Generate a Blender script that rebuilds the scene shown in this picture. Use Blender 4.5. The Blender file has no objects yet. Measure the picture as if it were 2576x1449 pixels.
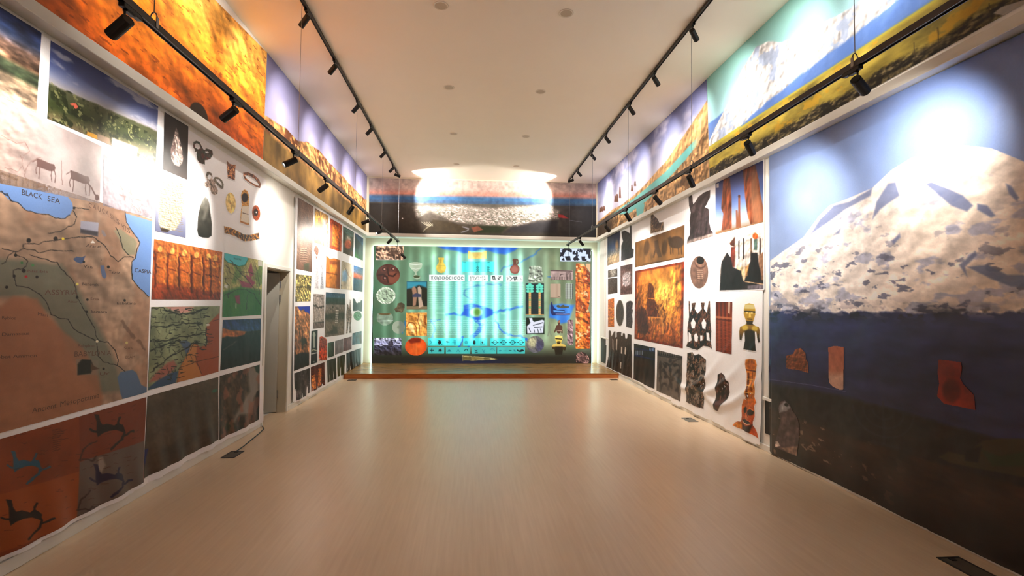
import bpy, bmesh, math, random
import numpy as np
from mathutils import Vector, Matrix

# ------------------------------------------------------------------ camera, world, exposure
SC = bpy.context.scene
W, H, F = 2576.0, 1449.0, 1230.06
YAW, PITCH, ROLL = 0.083866, 0.035556, 0.010399
CAMZ = 1.65
XL, XR, YB, ZC = -2.776, 3.428, 13.08, 5.016      # wall planes and ceiling height (metres)
YF = -2.4                                          # wall behind the camera

def cam_axes():
    cy, sy = math.cos(YAW), math.sin(YAW)
    f = np.array([sy * math.cos(PITCH), cy * math.cos(PITCH), math.sin(PITCH)])
    r = np.array([cy, -sy, 0.0]); u = np.cross(r, f)
    return r * math.cos(ROLL) + u * math.sin(ROLL), -r * math.sin(ROLL) + u * math.cos(ROLL), f
R_, U_, F_ = cam_axes()
cam = bpy.data.cameras.new('camera'); cam_o = bpy.data.objects.new('camera', cam)
SC.collection.objects.link(cam_o); SC.camera = cam_o
cam.sensor_fit = 'HORIZONTAL'; cam.sensor_width = 36.0; cam.lens = 36.0 * F / W
cam.clip_start = 0.05; cam.clip_end = 100
cam_o.matrix_world = Matrix(((R_[0], U_[0], -F_[0], 0), (R_[1], U_[1], -F_[1], 0), (R_[2], U_[2], -F_[2], CAMZ), (0, 0, 0, 1)))

wd = bpy.data.worlds.new('world'); SC.world = wd; wd.use_nodes = True
wd.node_tree.nodes['Background'].inputs[0].default_value = (0.9, 0.75, 0.6, 1)
wd.node_tree.nodes['Background'].inputs[1].default_value = 0.3
SC.view_settings.view_transform = 'Standard'; SC.view_settings.look = 'None'
SC.view_settings.gamma = 1.0; SC.view_settings.use_curve_mapping = False
SC.view_settings.exposure = EXPO = 1.0
SC.cycles.use_denoising = True
SC.cycles.max_bounces = 5; SC.cycles.diffuse_bounces = 4; SC.cycles.glossy_bounces = 2
SC.cycles.use_adaptive_sampling = True; SC.cycles.adaptive_threshold = 0.08; SC.cycles.adaptive_min_samples = 16
SC.cycles.caustics_reflective = False; SC.cycles.caustics_refractive = False; SC.cycles.light_sampling_threshold = 0.03
SC.cycles.sample_clamp_indirect = 6.0

SPOT_LOW, SPOT_UP, SPOT_BACK = 16.0, 46.0, 160.0     # watts of the track lamps
SPOT_COL = (1.0, 0.93, 0.83)
AREA_W = 5.0
SPILL = 1.3                                        # share of wide stray light from each lamp

def area_lamp(name, loc, size, watts, rot, col=(1, .85, .68)):
    l = bpy.data.lights.new(name, 'AREA'); l.shape = 'RECTANGLE'; l.size, l.size_y = size; l.energy = watts; l.color = col
    o = bpy.data.objects.new(name, l); o.location = loc; o.rotation_euler = rot; SC.collection.objects.link(o); return o
# soft fill light added behind the camera, no real lamp there
area_lamp('fill_light', (0.3, -1.2, 4.95), (4.0, 1.6), AREA_W, (0, 0, 0))

# ------------------------------------------------------------------ helpers
def s2l(c):
    c = np.asarray(c, float)
    return np.where(c <= 0.04045, c / 12.92, ((np.clip(c, 0, None) + 0.055) / 1.055) ** 2.4)
def rgb(r, g, b): return tuple(float(x) for x in s2l(np.array([r, g, b]) / 255.0)) + (1.0,)

def link(o, parent=None):
    SC.collection.objects.link(o)
    if parent is not None: o.parent = parent
    return o
def empty(name, loc=(0, 0, 0), rz=0.0):
    o = bpy.data.objects.new(name, None); o.location = loc; o.rotation_euler = (0, 0, rz); o.empty_display_size = .1
    return link(o)
def tag(o, label=None, cat=None, group=None, kind=None):
    if label: o['label'] = label
    if cat: o['category'] = cat
    if group: o['group'] = group
    if kind: o['kind'] = kind
    return o
def mesh_obj(name, bm, mat, parent=None, smooth=False):
    me = bpy.data.meshes.new(name); bmesh.ops.recalc_face_normals(bm, faces=bm.faces[:])
    bm.to_mesh(me); bm.free()
    if smooth:
        for p in me.polygons: p.use_smooth = True
    if mat: me.materials.append(mat)
    return link(bpy.data.objects.new(name, me), parent)
def add_box(bm, x0, x1, y0, y1, z0, z1, bev=0.0):
    r = bmesh.ops.create_cube(bm, size=1.0)
    for v in r['verts']:
        v.co = Vector(((x0 + x1) / 2 + v.co.x * (x1 - x0), (y0 + y1) / 2 + v.co.y * (y1 - y0), (z0 + z1) / 2 + v.co.z * (z1 - z0)))
    if bev > 0:
        es = list({e for v in r['verts'] for e in v.link_edges})
        bmesh.ops.bevel(bm, geom=es, offset=bev, segments=1, affect='EDGES')
def add_tube(bm, pts, rad, seg=8, caps=True):
    rings = []
    pts = [Vector(p) for p in pts]
    for i, p in enumerate(pts):
        d = (pts[min(i + 1, len(pts) - 1)] - pts[max(i - 1, 0)]).normalized()
        a = d.orthogonal().normalized(); b = d.cross(a)
        if rings and abs(d.z) < .99:
            a = Vector((0, 0, 1)).cross(d).normalized(); b = d.cross(a)
        elif abs(d.z) < .99:
            a = Vector((0, 0, 1)).cross(d).normalized(); b = d.cross(a)
        rr = rad[i] if isinstance(rad, (list, tuple)) else rad
        rings.append([bm.verts.new(p + a * math.cos(2 * math.pi * k / seg) * rr + b * math.sin(2 * math.pi * k / seg) * rr) for k in range(seg)])
    for r0, r1 in zip(rings[:-1], rings[1:]):
        for k in range(seg):
            bm.faces.new((r0[k], r0[(k + 1) % seg], r1[(k + 1) % seg], r1[k]))
    if caps:
        bm.faces.new(rings[0]); bm.faces.new(rings[-1][::-1])
def box_obj(name, b, mat, parent=None, bev=0.0):
    bm = bmesh.new(); add_box(bm, *b, bev=bev); return mesh_obj(name, bm, mat, parent)

# ------------------------------------------------------------------ materials
def mat(name, col, rough=.6, metal=0.0, spec=.5, noise=0.0, nscale=20.0, bump=0.0, emit=None, estr=0.0):
    m = bpy.data.materials.new(name); m.use_nodes = True; nt = m.node_tree; b = nt.nodes['Principled BSDF']
    b.inputs['Roughness'].default_value = rough; b.inputs['Metallic'].default_value = metal
    b.inputs['Specular IOR Level'].default_value = spec
    b.inputs['Base Color'].default_value = col
    if noise > 0 or bump > 0:
        tc = nt.nodes.new('ShaderNodeTexCoord'); n = nt.nodes.new('ShaderNodeTexNoise'); n.inputs['Scale'].default_value = nscale
        n.inputs['Detail'].default_value = 4; nt.links.new(tc.outputs['Object'], n.inputs['Vector'])
        if noise > 0:
            r = nt.nodes.new('ShaderNodeMapRange'); r.inputs[3].default_value = 1 - noise; r.inputs[4].default_value = 1 + noise
            nt.links.new(n.outputs['Fac'], r.inputs[0])
            mx = nt.nodes.new('ShaderNodeVectorMath'); mx.operation = 'SCALE'; mx.inputs[0].default_value = col[:3]
            nt.links.new(r.outputs[0], mx.inputs['Scale']); nt.links.new(mx.outputs[0], b.inputs['Base Color'])
        if bump > 0:
            bp = nt.nodes.new('ShaderNodeBump'); bp.inputs['Strength'].default_value = bump; bp.inputs['Distance'].default_value = .01
            nt.links.new(n.outputs['Fac'], bp.inputs['Height']); nt.links.new(bp.outputs[0], b.inputs['Normal'])
    if emit:
        b.inputs['Emission Color'].default_value = emit; b.inputs['Emission Strength'].default_value = estr
    return m

def mat_print(name, rough, coat=0.0, spec=.4, ripple=.25):
    """ink on vinyl: the print's own colours come from the mesh colour layer, the sheet's grain and ripple are procedural"""
    m = bpy.data.materials.new(name); m.use_nodes = True; nt = m.node_tree; b = nt.nodes['Principled BSDF']
    a = nt.nodes.new('ShaderNodeAttribute'); a.attribute_name = 'ink'
    tc = nt.nodes.new('ShaderNodeTexCoord'); n = nt.nodes.new('ShaderNodeTexNoise'); n.inputs['Scale'].default_value = 90
    nt.links.new(tc.outputs['Object'], n.inputs['Vector'])
    r = nt.nodes.new('ShaderNodeMapRange'); r.inputs[3].default_value = .93; r.inputs[4].default_value = 1.07
    nt.links.new(n.outputs['Fac'], r.inputs[0])
    mx = nt.nodes.new('ShaderNodeVectorMath'); mx.operation = 'SCALE'
    nt.links.new(a.outputs['Color'], mx.inputs[0]); nt.links.new(r.outputs[0], mx.inputs['Scale'])
    nt.links.new(mx.outputs[0], b.inputs['Base Color'])
    n2 = nt.nodes.new('ShaderNodeTexNoise'); n2.inputs['Scale'].default_value = 3.0; n2.inputs['Detail'].default_value = 2
    nt.links.new(tc.outputs['Object'], n2.inputs['Vector'])
    bp = nt.nodes.new('ShaderNodeBump'); bp.inputs['Strength'].default_value = ripple; bp.inputs['Distance'].default_value = .04
    nt.links.new(n2.outputs['Fac'], bp.inputs['Height']); nt.links.new(bp.outputs[0], b.inputs['Normal'])
    b.inputs['Roughness'].default_value = rough; b.inputs['Specular IOR Level'].default_value = spec
    b.inputs['Coat Weight'].default_value = coat; b.inputs['Coat Roughness'].default_value = .25
    return m
M_PRINT = mat_print('printed_vinyl', .42, 0.0)
M_MURAL = mat_print('printed_wallpaper', .5, 0.0, .35, .12)
M_GLOSS = mat_print('glossy_printed_vinyl', .36, 0.15, .5, .35)

def mat_backlit():
    m = bpy.data.materials.new('backlit_print'); m.use_nodes = True; nt = m.node_tree; b = nt.nodes['Principled BSDF']
    a = nt.nodes.new('ShaderNodeAttribute'); a.attribute_name = 'ink'
    b.inputs['Base Color'].default_value = (.03, .03, .03, 1); b.inputs['Roughness'].default_value = .35
    nt.links.new(a.outputs['Color'], b.inputs['Emission Color']); b.inputs['Emission Strength'].default_value = .6
    return m
M_BACKLIT = mat_backlit(); M_BACKLIT.cycles.emission_sampling = 'NONE'

M_WALL = mat('white_wall_paint', rgb(236, 233, 226), .7, noise=.03, nscale=3)
M_CREAM = mat('cream_wall_paint', rgb(222, 210, 186), .7, noise=.03, nscale=3)
M_CEIL = mat('ceiling_paint', rgb(250, 242, 226), .8, noise=.02, nscale=2)
M_TRIM = mat('white_trim', rgb(232, 230, 224), .45)
M_LEDGE = mat('ledge_paint', rgb(222, 220, 212), .6)
M_BLACK = mat('black_metal', rgb(16, 15, 15), .45, spec=.4)
M_RAIL = mat('grey_black_rail', rgb(62, 60, 60), .4, metal=.4)
M_GREYDOOR = mat('grey_door_paint', rgb(178, 176, 166), .45, noise=.02, nscale=6)
M_JAMB = mat('door_frame_paint', rgb(200, 190, 168), .5)
M_STEEL = mat('steel', rgb(150, 150, 150), .3, metal=.9)
M_DARK = mat('dark_plate', rgb(30, 24, 18), .6)
M_LENS = mat('lit_lens', (1, 1, 1, 1), .3, emit=(1, .93, .82, 1), estr=9.0)
M_LENS.cycles.emission_sampling = 'NONE'
M_TAPE = mat('led_strip', (1, 1, 1, 1), .3, emit=(.62, 1.0, .95, 1), estr=3.2)
M_HATCH = mat('grey_hatch', rgb(120, 116, 106), .45, noise=.05, nscale=30)

def mat_floor():
    m = bpy.data.materials.new('laminate_floor'); m.use_nodes = True; nt = m.node_tree; b = nt.nodes['Principled BSDF']; L = nt.links
    tc = nt.nodes.new('ShaderNodeTexCoord')
    mp = nt.nodes.new('ShaderNodeMapping'); mp.inputs['Scale'].default_value = (26, 1.1, 1); L.new(tc.outputs['Object'], mp.inputs[0])
    n1 = nt.nodes.new('ShaderNodeTexNoise'); n1.inputs['Scale'].default_value = 1.6; n1.inputs['Detail'].default_value = 6; L.new(mp.outputs[0], n1.inputs[0])
    n2 = nt.nodes.new('ShaderNodeTexNoise'); n2.inputs['Scale'].default_value = .7; n2.inputs['Detail'].default_value = 3; L.new(tc.outputs['Object'], n2.inputs[0])
    rp = nt.nodes.new('ShaderNodeValToRGB'); rp.color_ramp.elements[0].position = .3; rp.color_ramp.elements[1].position = .72
    rp.color_ramp.elements[0].color = rgb(221, 194, 162); rp.color_ramp.elements[1].color = rgb(230, 205, 174)
    L.new(n1.outputs['Fac'], rp.inputs[0])
    mr = nt.nodes.new('ShaderNodeMapRange'); mr.inputs[3].default_value = .93; mr.inputs[4].default_value = 1.06; L.new(n2.outputs['Fac'], mr.inputs[0])
    mx = nt.nodes.new('ShaderNodeVectorMath'); mx.operation = 'SCALE'; L.new(rp.outputs[0], mx.inputs[0]); L.new(mr.outputs[0], mx.inputs['Scale'])
    L.new(mx.outputs[0], b.inputs['Base Color'])
    b.inputs['Roughness'].default_value = .31; b.inputs['Specular IOR Level'].default_value = .5
    bp = nt.nodes.new('ShaderNodeBump'); bp.inputs['Strength'].default_value = .06; bp.inputs['Distance'].default_value = .004
    L.new(n1.outputs['Fac'], bp.inputs['Height']); L.new(bp.outputs[0], b.inputs['Normal'])
    return m
M_FLOOR = mat_floor()
def mat_wood(name, c0, c1, rough, sc):
    m = bpy.data.materials.new(name); m.use_nodes = True; nt = m.node_tree; b = nt.nodes['Principled BSDF']; L = nt.links
    tc = nt.nodes.new('ShaderNodeTexCoord'); mp = nt.nodes.new('ShaderNodeMapping'); mp.inputs['Scale'].default_value = sc; L.new(tc.outputs['Object'], mp.inputs[0])
    n1 = nt.nodes.new('ShaderNodeTexNoise'); n1.inputs['Scale'].default_value = 2; n1.inputs['Detail'].default_value = 5; L.new(mp.outputs[0], n1.inputs[0])
    rp = nt.nodes.new('ShaderNodeValToRGB'); rp.color_ramp.elements[0].position = .35; rp.color_ramp.elements[1].position = .68
    rp.color_ramp.elements[0].color = c0; rp.color_ramp.elements[1].color = c1; L.new(n1.outputs['Fac'], rp.inputs[0]); L.new(rp.outputs[0], b.inputs['Base Color'])
    b.inputs['Roughness'].default_value = rough
    return m
M_STAGETOP = mat_wood('stage_top_wood', rgb(150, 112, 66), rgb(186, 146, 94), .25, (1.2, 8, 1))
M_STAGEFACE = mat_wood('stage_face_wood', rgb(176, 96, 42), rgb(206, 124, 62), .35, (1.5, 8, 10))

# ------------------------------------------------------------------ room shell
def struct(name, bm, m):
    return tag(mesh_obj(name, bm, m), kind='structure')
bm = bmesh.new(); add_box(bm, XL - .2, XR + .2, YF - .2, YB + .2, -.12, 0); struct('floor', bm, M_FLOOR)
bm = bmesh.new(); add_box(bm, XL - .2, XR + .2, YF - .2, YB + .2, ZC, ZC + .12); struct('ceiling', bm, M_CEIL)
DY0, DY1, DZ = 6.885, 7.735, 2.135                      # door opening in the left wall
bm = bmesh.new()
add_box(bm, XL - .16, XL, YF, DY0, 0, ZC); add_box(bm, XL - .16, XL, DY1, YB + .16, 0, ZC); add_box(bm, XL - .16, XL, DY0, DY1, DZ, ZC)
struct('wall_left', bm, M_WALL)
bm = bmesh.new()
N1, N2 = (5.30, 5.56), (12.05, 12.6)                    # bays where the window wall shows between the sheets
add_box(bm, XR, XR + .16, YF, YB + .16, 0, ZC)
struct('wall_right', bm, M_WALL)
bm = bmesh.new(); add_box(bm, XL, XR, YB, YB + .16, 0, ZC); struct('wall_back', bm, M_CREAM)
bm = bmesh.new(); add_box(bm, XL, XR, YF - .16, YF, 0, ZC); struct('wall_front', bm, mat('dark_unseen_wall', rgb(84, 70, 58), .8))  # unseen wall, coloured dark so that less light bounces back
# ledge running round the room at the top of the sheets
bm = bmesh.new(); add_box(bm, XL, -2.66, YF, YB, 3.388, 3.474, .004); struct('trim_1', bm, M_LEDGE)
bm = bmesh.new(); add_box(bm, 3.314, XR, YF, YB, 3.392, 3.477, .004); struct('trim_2', bm, M_LEDGE)
bm = bmesh.new(); add_box(bm, -2.66, 3.314, 12.74, YB, 3.39, 3.477, .004); struct('trim_3', bm, M_LEDGE)
# baseboards
bm = bmesh.new(); add_box(bm, XL, -2.762, YF, DY0 - .07, 0, .085, .003); add_box(bm, XL, -2.762, DY1 + .07, 11.07, 0, .085, .003); struct('baseboard_left', bm, M_TRIM)
bm = bmesh.new(); add_box(bm, 3.412, XR, YF, 11.07, 0, .07, .003); struct('baseboard_right', bm, M_TRIM)
# unseen box beyond the door, added to keep world light out
bm = bmesh.new()
for b in ((XL - 1.9, XL - .16, 5.6, 5.7, 0, 2.6), (XL - 1.9, XL - .16, 8.6, 8.7, 0, 2.6), (XL - 2.0, XL - 1.9, 5.6, 8.7, 0, 2.6), (XL - 2.0, XL - .16, 5.6, 8.7, 2.6, 2.7), (XL - 2.0, XL - .16, 5.6, 8.7, -.1, -0.001)):
    add_box(bm, *b)
struct('wall_light_block', bm, M_WALL)
# door frame (lining, casing) and the grey leaf swung into the next room
bm = bmesh.new()
add_box(bm, XL - .16, XL + .004, DY1 - .012, DY1, 0, DZ); add_box(bm, XL - .16, XL + .004, DY0, DY0 + .012, 0, DZ); add_box(bm, XL - .16, XL + .004, DY0, DY1, DZ - .012, DZ)
frame = tag(mesh_obj('door_frame', bm, M_JAMB), kind='structure')
bm = bmesh.new()
add_box(bm, XL, XL + .018, DY1, DY1 + .05, 0, DZ + .05, .003); add_box(bm, XL, XL + .018, DY0 - .05, DY0, 0, DZ + .05, .003); add_box(bm, XL, XL + .018, DY0, DY1, DZ, DZ + .05, .003)
mesh_obj('casing', bm, M_TRIM, frame)
door = tag(empty('door_1', (XL - .13, DY1 - .02, 0), math.radians(20)), kind='structure')
# local -x runs along the leaf away from the hinge
box_obj('door_leaf', (-.82, 0.0, -.042, -.004, .012, 2.10), M_GREYDOOR, door, .002)
for z in (1.93, 1.72, .28):
    bm = bmesh.new(); add_tube(bm, [(.012, -.03, z - .055), (.012, -.03, z + .055)], .009, 8); add_box(bm, .0, .012, -.04, .02, z - .05, z + .05)
    mesh_obj('hinge', bm, M_STEEL, door)
bm = bmesh.new(); add_tube(bm, [(-.76, -.045, 1.02), (-.76, -.09, 1.02), (-.65, -.09, 1.02)], .009, 8); mesh_obj('door_handle', bm, M_STEEL, door)

# window casings of the right wall that show at the ends of the sheets: upright, sill and a flat dark plate in place of the shaded recess below it
def window_bay(i, y0, y1, zs):
    w = tag(empty('window_%d' % i, (XR, (y0 + y1) / 2, 0)), kind='structure')
    c = (y0 + y1) / 2
    bm = bmesh.new(); add_box(bm, -.010, 0, y0 - c, y1 - c, zs, 3.385, .002); mesh_obj('window_frame', bm, M_TRIM, w)
    bm = bmesh.new(); add_box(bm, -.022, 0, .0, .035, zs + .02, 3.385, .003); mesh_obj('window_post', bm, M_TRIM, w)
    bm = bmesh.new(); add_box(bm, -.03, 0, y0 - c - .01, y1 - c + .01, zs - .035, zs, .004); mesh_obj('window_sill', bm, M_TRIM, w)
    bm = bmesh.new(); add_box(bm, -.008, .0, y0 - c, y1 - c, .2, zs - .04, .002); mesh_obj('dark_plate', bm, M_DARK, w)
    bm = bmesh.new(); add_box(bm, -.02, .0, y0 - c + .05, y0 - c + .08, .22, zs - .05, .002); mesh_obj('recess_edge', bm, M_DARK, w)
    return w
window_bay(1, 5.27, 5.46, .62)
window_bay(2, 11.9, 12.62, .86)
# ------------------------------------------------------------------ stage
stage = tag(empty('stage', (0.33, 12.0, 0)), 'low wooden stage with orange-brown front across the far end of the hall', 'stage')
bm = bmesh.new(); add_box(bm, XL + .003 - .33, XR - .003 - .33, 11.095 - 12.0, YB - .002 - 12.0, 0.001, .094); mesh_obj('stage_front', bm, M_STAGEFACE, stage)
bm = bmesh.new(); add_box(bm, XL + .003 - .33, XR - .003 - .33, 11.07 - 12.0, YB - .002 - 12.0, .096, .115, .003); mesh_obj('stage_top', bm, M_STAGETOP, stage)

# ------------------------------------------------------------------ painting prints on gridded sheets
PX = {'L': -2.762, 'R': 3.412, 'l': XL, 'r': XR}; PY = {'B': YB, 'P': 12.975}   # planes the prints lie on
def ray(px, py):
    px = np.asarray(px, float); py = np.asarray(py, float)
    return ((px - W / 2) / F)[..., None] * R_ - ((py - H / 2) / F)[..., None] * U_ + F_
def on_plane(plane, px, py):
    """survey: where a point read off the photograph lies on a wall; returns (distance along the wall, height)"""
    d = ray(px, py)
    if plane in PX:
        t = PX[plane] / d[..., 0]; return d[..., 1] * t, d[..., 2] * t + CAMZ
    y = PY[plane]; t = y / d[..., 1]; return d[..., 0] * t, d[..., 2] * t + CAMZ
def _hash(ix, iy, seed):
    n = (ix.astype(np.int64) * 374761393 + iy.astype(np.int64) * 668265263 + seed * 1442695041) & 0xffffffff
    n = ((n ^ (n >> 13)) * 1274126177) & 0xffffffff
    return ((n ^ (n >> 16)) & 0xffff) / 65535.0
def vnoise(x, y, seed=0):
    x0 = np.floor(x); y0 = np.floor(y); fx = x - x0; fy = y - y0
    fx = fx * fx * (3 - 2 * fx); fy = fy * fy * (3 - 2 * fy)
    a = _hash(x0, y0, seed); b = _hash(x0 + 1, y0, seed); c = _hash(x0, y0 + 1, seed); d = _hash(x0 + 1, y0 + 1, seed)
    return (a * (1 - fx) + b * fx) * (1 - fy) + (c * (1 - fx) + d * fx) * fy
def fbm(x, y, octv=4, seed=0):
    s = 0; a = .5; t = 0
    for o in range(octv):
        s = s + a * vnoise(x * 2 ** o + 17.3 * o, y * 2 ** o - 9.1 * o, seed + o); t += a; a *= .55
    return s / t
def homog(q):
    """map the unit square (s to the right, t down) to the quad TL,TR,BR,BL"""
    (x0, y0), (x1, y1), (x2, y2), (x3, y3) = q
    dx1, dx2, sx = x1 - x2, x3 - x2, x0 - x1 + x2 - x3
    dy1, dy2, sy = y1 - y2, y3 - y2, y0 - y1 + y2 - y3
    den = dx1 * dy2 - dx2 * dy1
    g = (sx * dy2 - dx2 * sy) / den; h = (dx1 * sy - sx * dy1) / den
    return lambda s, t: (((x1 - x0 + g * x1) * s + (x3 - x0 + h * x3) * t + x0) / (g * s + h * t + 1),
                         ((y1 - y0 + g * y1) * s + (y3 - y0 + h * y3) * t + y0) / (g * s + h * t + 1))
def K(x0, y0, s):
    return lambda *a: [(x0 + x / s, y0 + y / s) for x, y in zip(a[::2], a[1::2])]

DISP = {}
def place(plane, A, Z, off):
    if plane in PX:
        return np.stack([PX[plane] + (off if PX[plane] < 0 else -off) + 0 * A, A, Z], -1)
    return np.stack([A, PY[plane] - off + 0 * A, Z], -1)
class Print:
    def __init__(p, plane, quad, step=1.8, base=(200, 200, 200)):
        p.plane = plane; q = [tuple(map(float, c)) for c in quad]
        d = lambda a, b: math.hypot(a[0] - b[0], a[1] - b[1])
        p.nx = max(4, int(max(d(q[0], q[1]), d(q[3], q[2])) / step)); p.ny = max(4, int(max(d(q[0], q[3]), d(q[1], q[2])) / step))
        s, t = np.meshgrid(np.linspace(0, 1, p.nx + 1), np.linspace(0, 1, p.ny + 1))
        p.S, p.T = s.ravel(), t.ravel(); p.X, p.Y = homog(q)(p.S, p.T)
        p.A, p.Z = on_plane(plane, p.X, p.Y)             # metres along the wall, metres up
        p.C = np.tile(np.array(base, float), (p.S.size, 1)); p.keep = None
        p.step = step
    # ---- masks: 0..1 per point
    def m_poly(p, pts, soft=1.0):
        pts = np.array(pts, float); X, Y = p.X, p.Y
        lo = pts.min(0) - soft - 1; hi = pts.max(0) + soft + 1
        idx = np.nonzero((X > lo[0]) & (X < hi[0]) & (Y > lo[1]) & (Y < hi[1]))[0]
        out = np.zeros(X.size)
        if not idx.size: return out
        x, y = X[idx], Y[idx]; ins = np.zeros(idx.size, bool); dm = np.full(idx.size, 1e9)
        for (ax, ay), (bx, by) in zip(pts, np.roll(pts, -1, 0)):
            c = ((ay > y) != (by > y)); xx = (bx - ax) * (y - ay) / ((by - ay) if by != ay else 1e-9) + ax
            ins ^= c & (x < xx)
            L2 = (bx - ax) ** 2 + (by - ay) ** 2 + 1e-9
            t = np.clip(((x - ax) * (bx - ax) + (y - ay) * (by - ay)) / L2, 0, 1)
            dm = np.minimum(dm, np.hypot(x - ax - t * (bx - ax), y - ay - t * (by - ay)))
        sd = np.where(ins, dm, -dm); out[idx] = np.clip(.5 + sd / max(soft, .01), 0, 1); return out
    def m_ell(p, cx, cy, rx, ry, soft=1.0, ang=0.0):
        dx, dy = p.X - cx, p.Y - cy; c, s = math.cos(ang), math.sin(ang)
        r = np.hypot((dx * c + dy * s) / rx, (-dx * s + dy * c) / ry)
        return np.clip(.5 + (1 - r) * min(rx, ry) / max(soft, .01), 0, 1)
    def m_line(p, pts, w, soft=1.0, wob=0.0, seed=3, wsc=.12):
        pts = np.array(pts, float); X, Y = p.X, p.Y
        if wob:
            X = X + wob * (vnoise(p.X * wsc, p.Y * wsc, seed) - .5) * 2; Y = Y + wob * (vnoise(p.X * wsc + 50, p.Y * wsc, seed + 1) - .5) * 2
        lo = pts.min(0) - w - soft - wob - 2; hi = pts.max(0) + w + soft + wob + 2
        idx = np.nonzero((p.X > lo[0]) & (p.X < hi[0]) & (p.Y > lo[1]) & (p.Y < hi[1]))[0]
        out = np.zeros(p.X.size)
        if not idx.size: return out
        x, y = X[idx], Y[idx]; dm = np.full(idx.size, 1e9)
        for (ax, ay), (bx, by) in zip(pts[:-1], pts[1:]):
            L2 = (bx - ax) ** 2 + (by - ay) ** 2 + 1e-9
            t = np.clip(((x - ax) * (bx - ax) + (y - ay) * (by - ay)) / L2, 0, 1)
            dm = np.minimum(dm, np.hypot(x - ax - t * (bx - ax), y - ay - t * (by - ay)))
        out[idx] = np.clip(.5 + (w / 2 - dm) / max(soft, .01), 0, 1); return out
    # ---- paint
    def mix(p, m, col):
        m = np.asarray(m)[:, None]; p.C = p.C * (1 - m) + np.asarray(col, float) * m; return p
    def poly(p, pts, col, a=1.0, soft=1.0): return p.mix(p.m_poly(pts, soft) * a, col)
    def ell(p, cx, cy, rx, ry, col, a=1.0, soft=1.0, ang=0.0): return p.mix(p.m_ell(cx, cy, rx, ry, soft, ang) * a, col)
    def line(p, pts, w, col, a=1.0, soft=1.0, wob=0.0, seed=3): return p.mix(p.m_line(pts, w, soft, wob, seed) * a, col)
    def grad(p, stops, ax=None):
        v = p.T if ax is None else ax
        ts = [s[0] for s in stops]; cs = np.array([s[1] for s in stops], float)
        p.C = np.stack([np.interp(v, ts, cs[:, k]) for k in range(3)], -1); return p
    def mul(p, f, m=1.0):
        f = 1 + (np.asarray(f) - 1) * m; p.C = p.C * f[:, None]; return p
    def grain(p, amt=.1, sc=8.0, octv=4, seed=1, m=1.0, ay=1.0):
        n = fbm(p.A * sc, p.Z * sc * ay, octv, seed); return p.mul(1 + amt * 2 * (n - .5) * 2, m)
    def blotch(p, col, sc, th, soft=.06, a=1.0, seed=5, m=1.0, ay=1.0, octv=4):
        n = fbm(p.A * sc, p.Z * sc * ay, octv, seed); return p.mix(np.clip((n - th) / soft, 0, 1) * a * m, col)
    def relief(p, amt=.6, sc=10.0, seed=7, m=1.0, octv=3, ay=1.0):
        """printed picture of carved or rough matter: ridged light and dark"""
        sc = sc * 1.7; amt = amt * .75; e = .25 / sc
        n0 = fbm(p.A * sc, p.Z * sc * ay, octv, seed); n1 = fbm((p.A + e) * sc, (p.Z + e) * sc * ay, octv, seed)
        return p.mul(np.clip(1 + amt * (n1 - n0) * 4.0, .35, 1.7), m)
    def cut(p, m): p.keep = m; return p
    # ---- make the mesh
    def build(p, name, parent, mat_, lift=.0025, label=None):
        A, Z = p.A, p.Z
        off = DISP[p.plane](A, Z) + lift if p.plane in DISP else np.full(A.size, lift)
        V = place(p.plane, A, Z, off)
        n = p.nx + 1; i = np.arange(p.nx)[None, :] + n * np.arange(p.ny)[:, None]; i = i.ravel()
        Q = np.stack([i, i + n, i + n + 1, i + 1], -1)
        if p.keep is not None:
            Q = Q[(p.keep[Q] > .5).sum(1) >= 2]
            used = np.unique(Q); mp = np.full(V.shape[0], -1); mp[used] = np.arange(used.size)
            V = V[used]; Q = mp[Q]; C = p.C[used]
        else: C = p.C
        if not len(Q): return None
        me = bpy.data.meshes.new(name); me.vertices.add(len(V)); me.vertices.foreach_set('co', V.astype(np.float32).ravel())
        me.loops.add(Q.size); me.loops.foreach_set('vertex_index', Q.astype(np.int32).ravel())
        me.polygons.add(len(Q)); me.polygons.foreach_set('loop_start', np.arange(0, Q.size, 4, dtype=np.int32))
        me.polygons.foreach_set('use_smooth', np.ones(len(Q), bool))
        me.update(calc_edges=True)
        ca = me.color_attributes.new('ink', 'FLOAT_COLOR', 'POINT')
        ink = np.clip(C, 0, 255) / 255.0
        if mat_ is not M_BACKLIT: ink = ink ** 1.32          # wet-looking, saturated inks
        col = np.concatenate([s2l(ink), np.ones((len(C), 1))], 1)
        ca.data.foreach_set('color', col.astype(np.float32).ravel())
        me.materials.append(mat_); o = link(bpy.data.objects.new(name, me), parent)
        if label: o['label'] = label
        if parent is not None and parent.type == 'EMPTY': o.location = -parent.location
        return o

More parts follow.
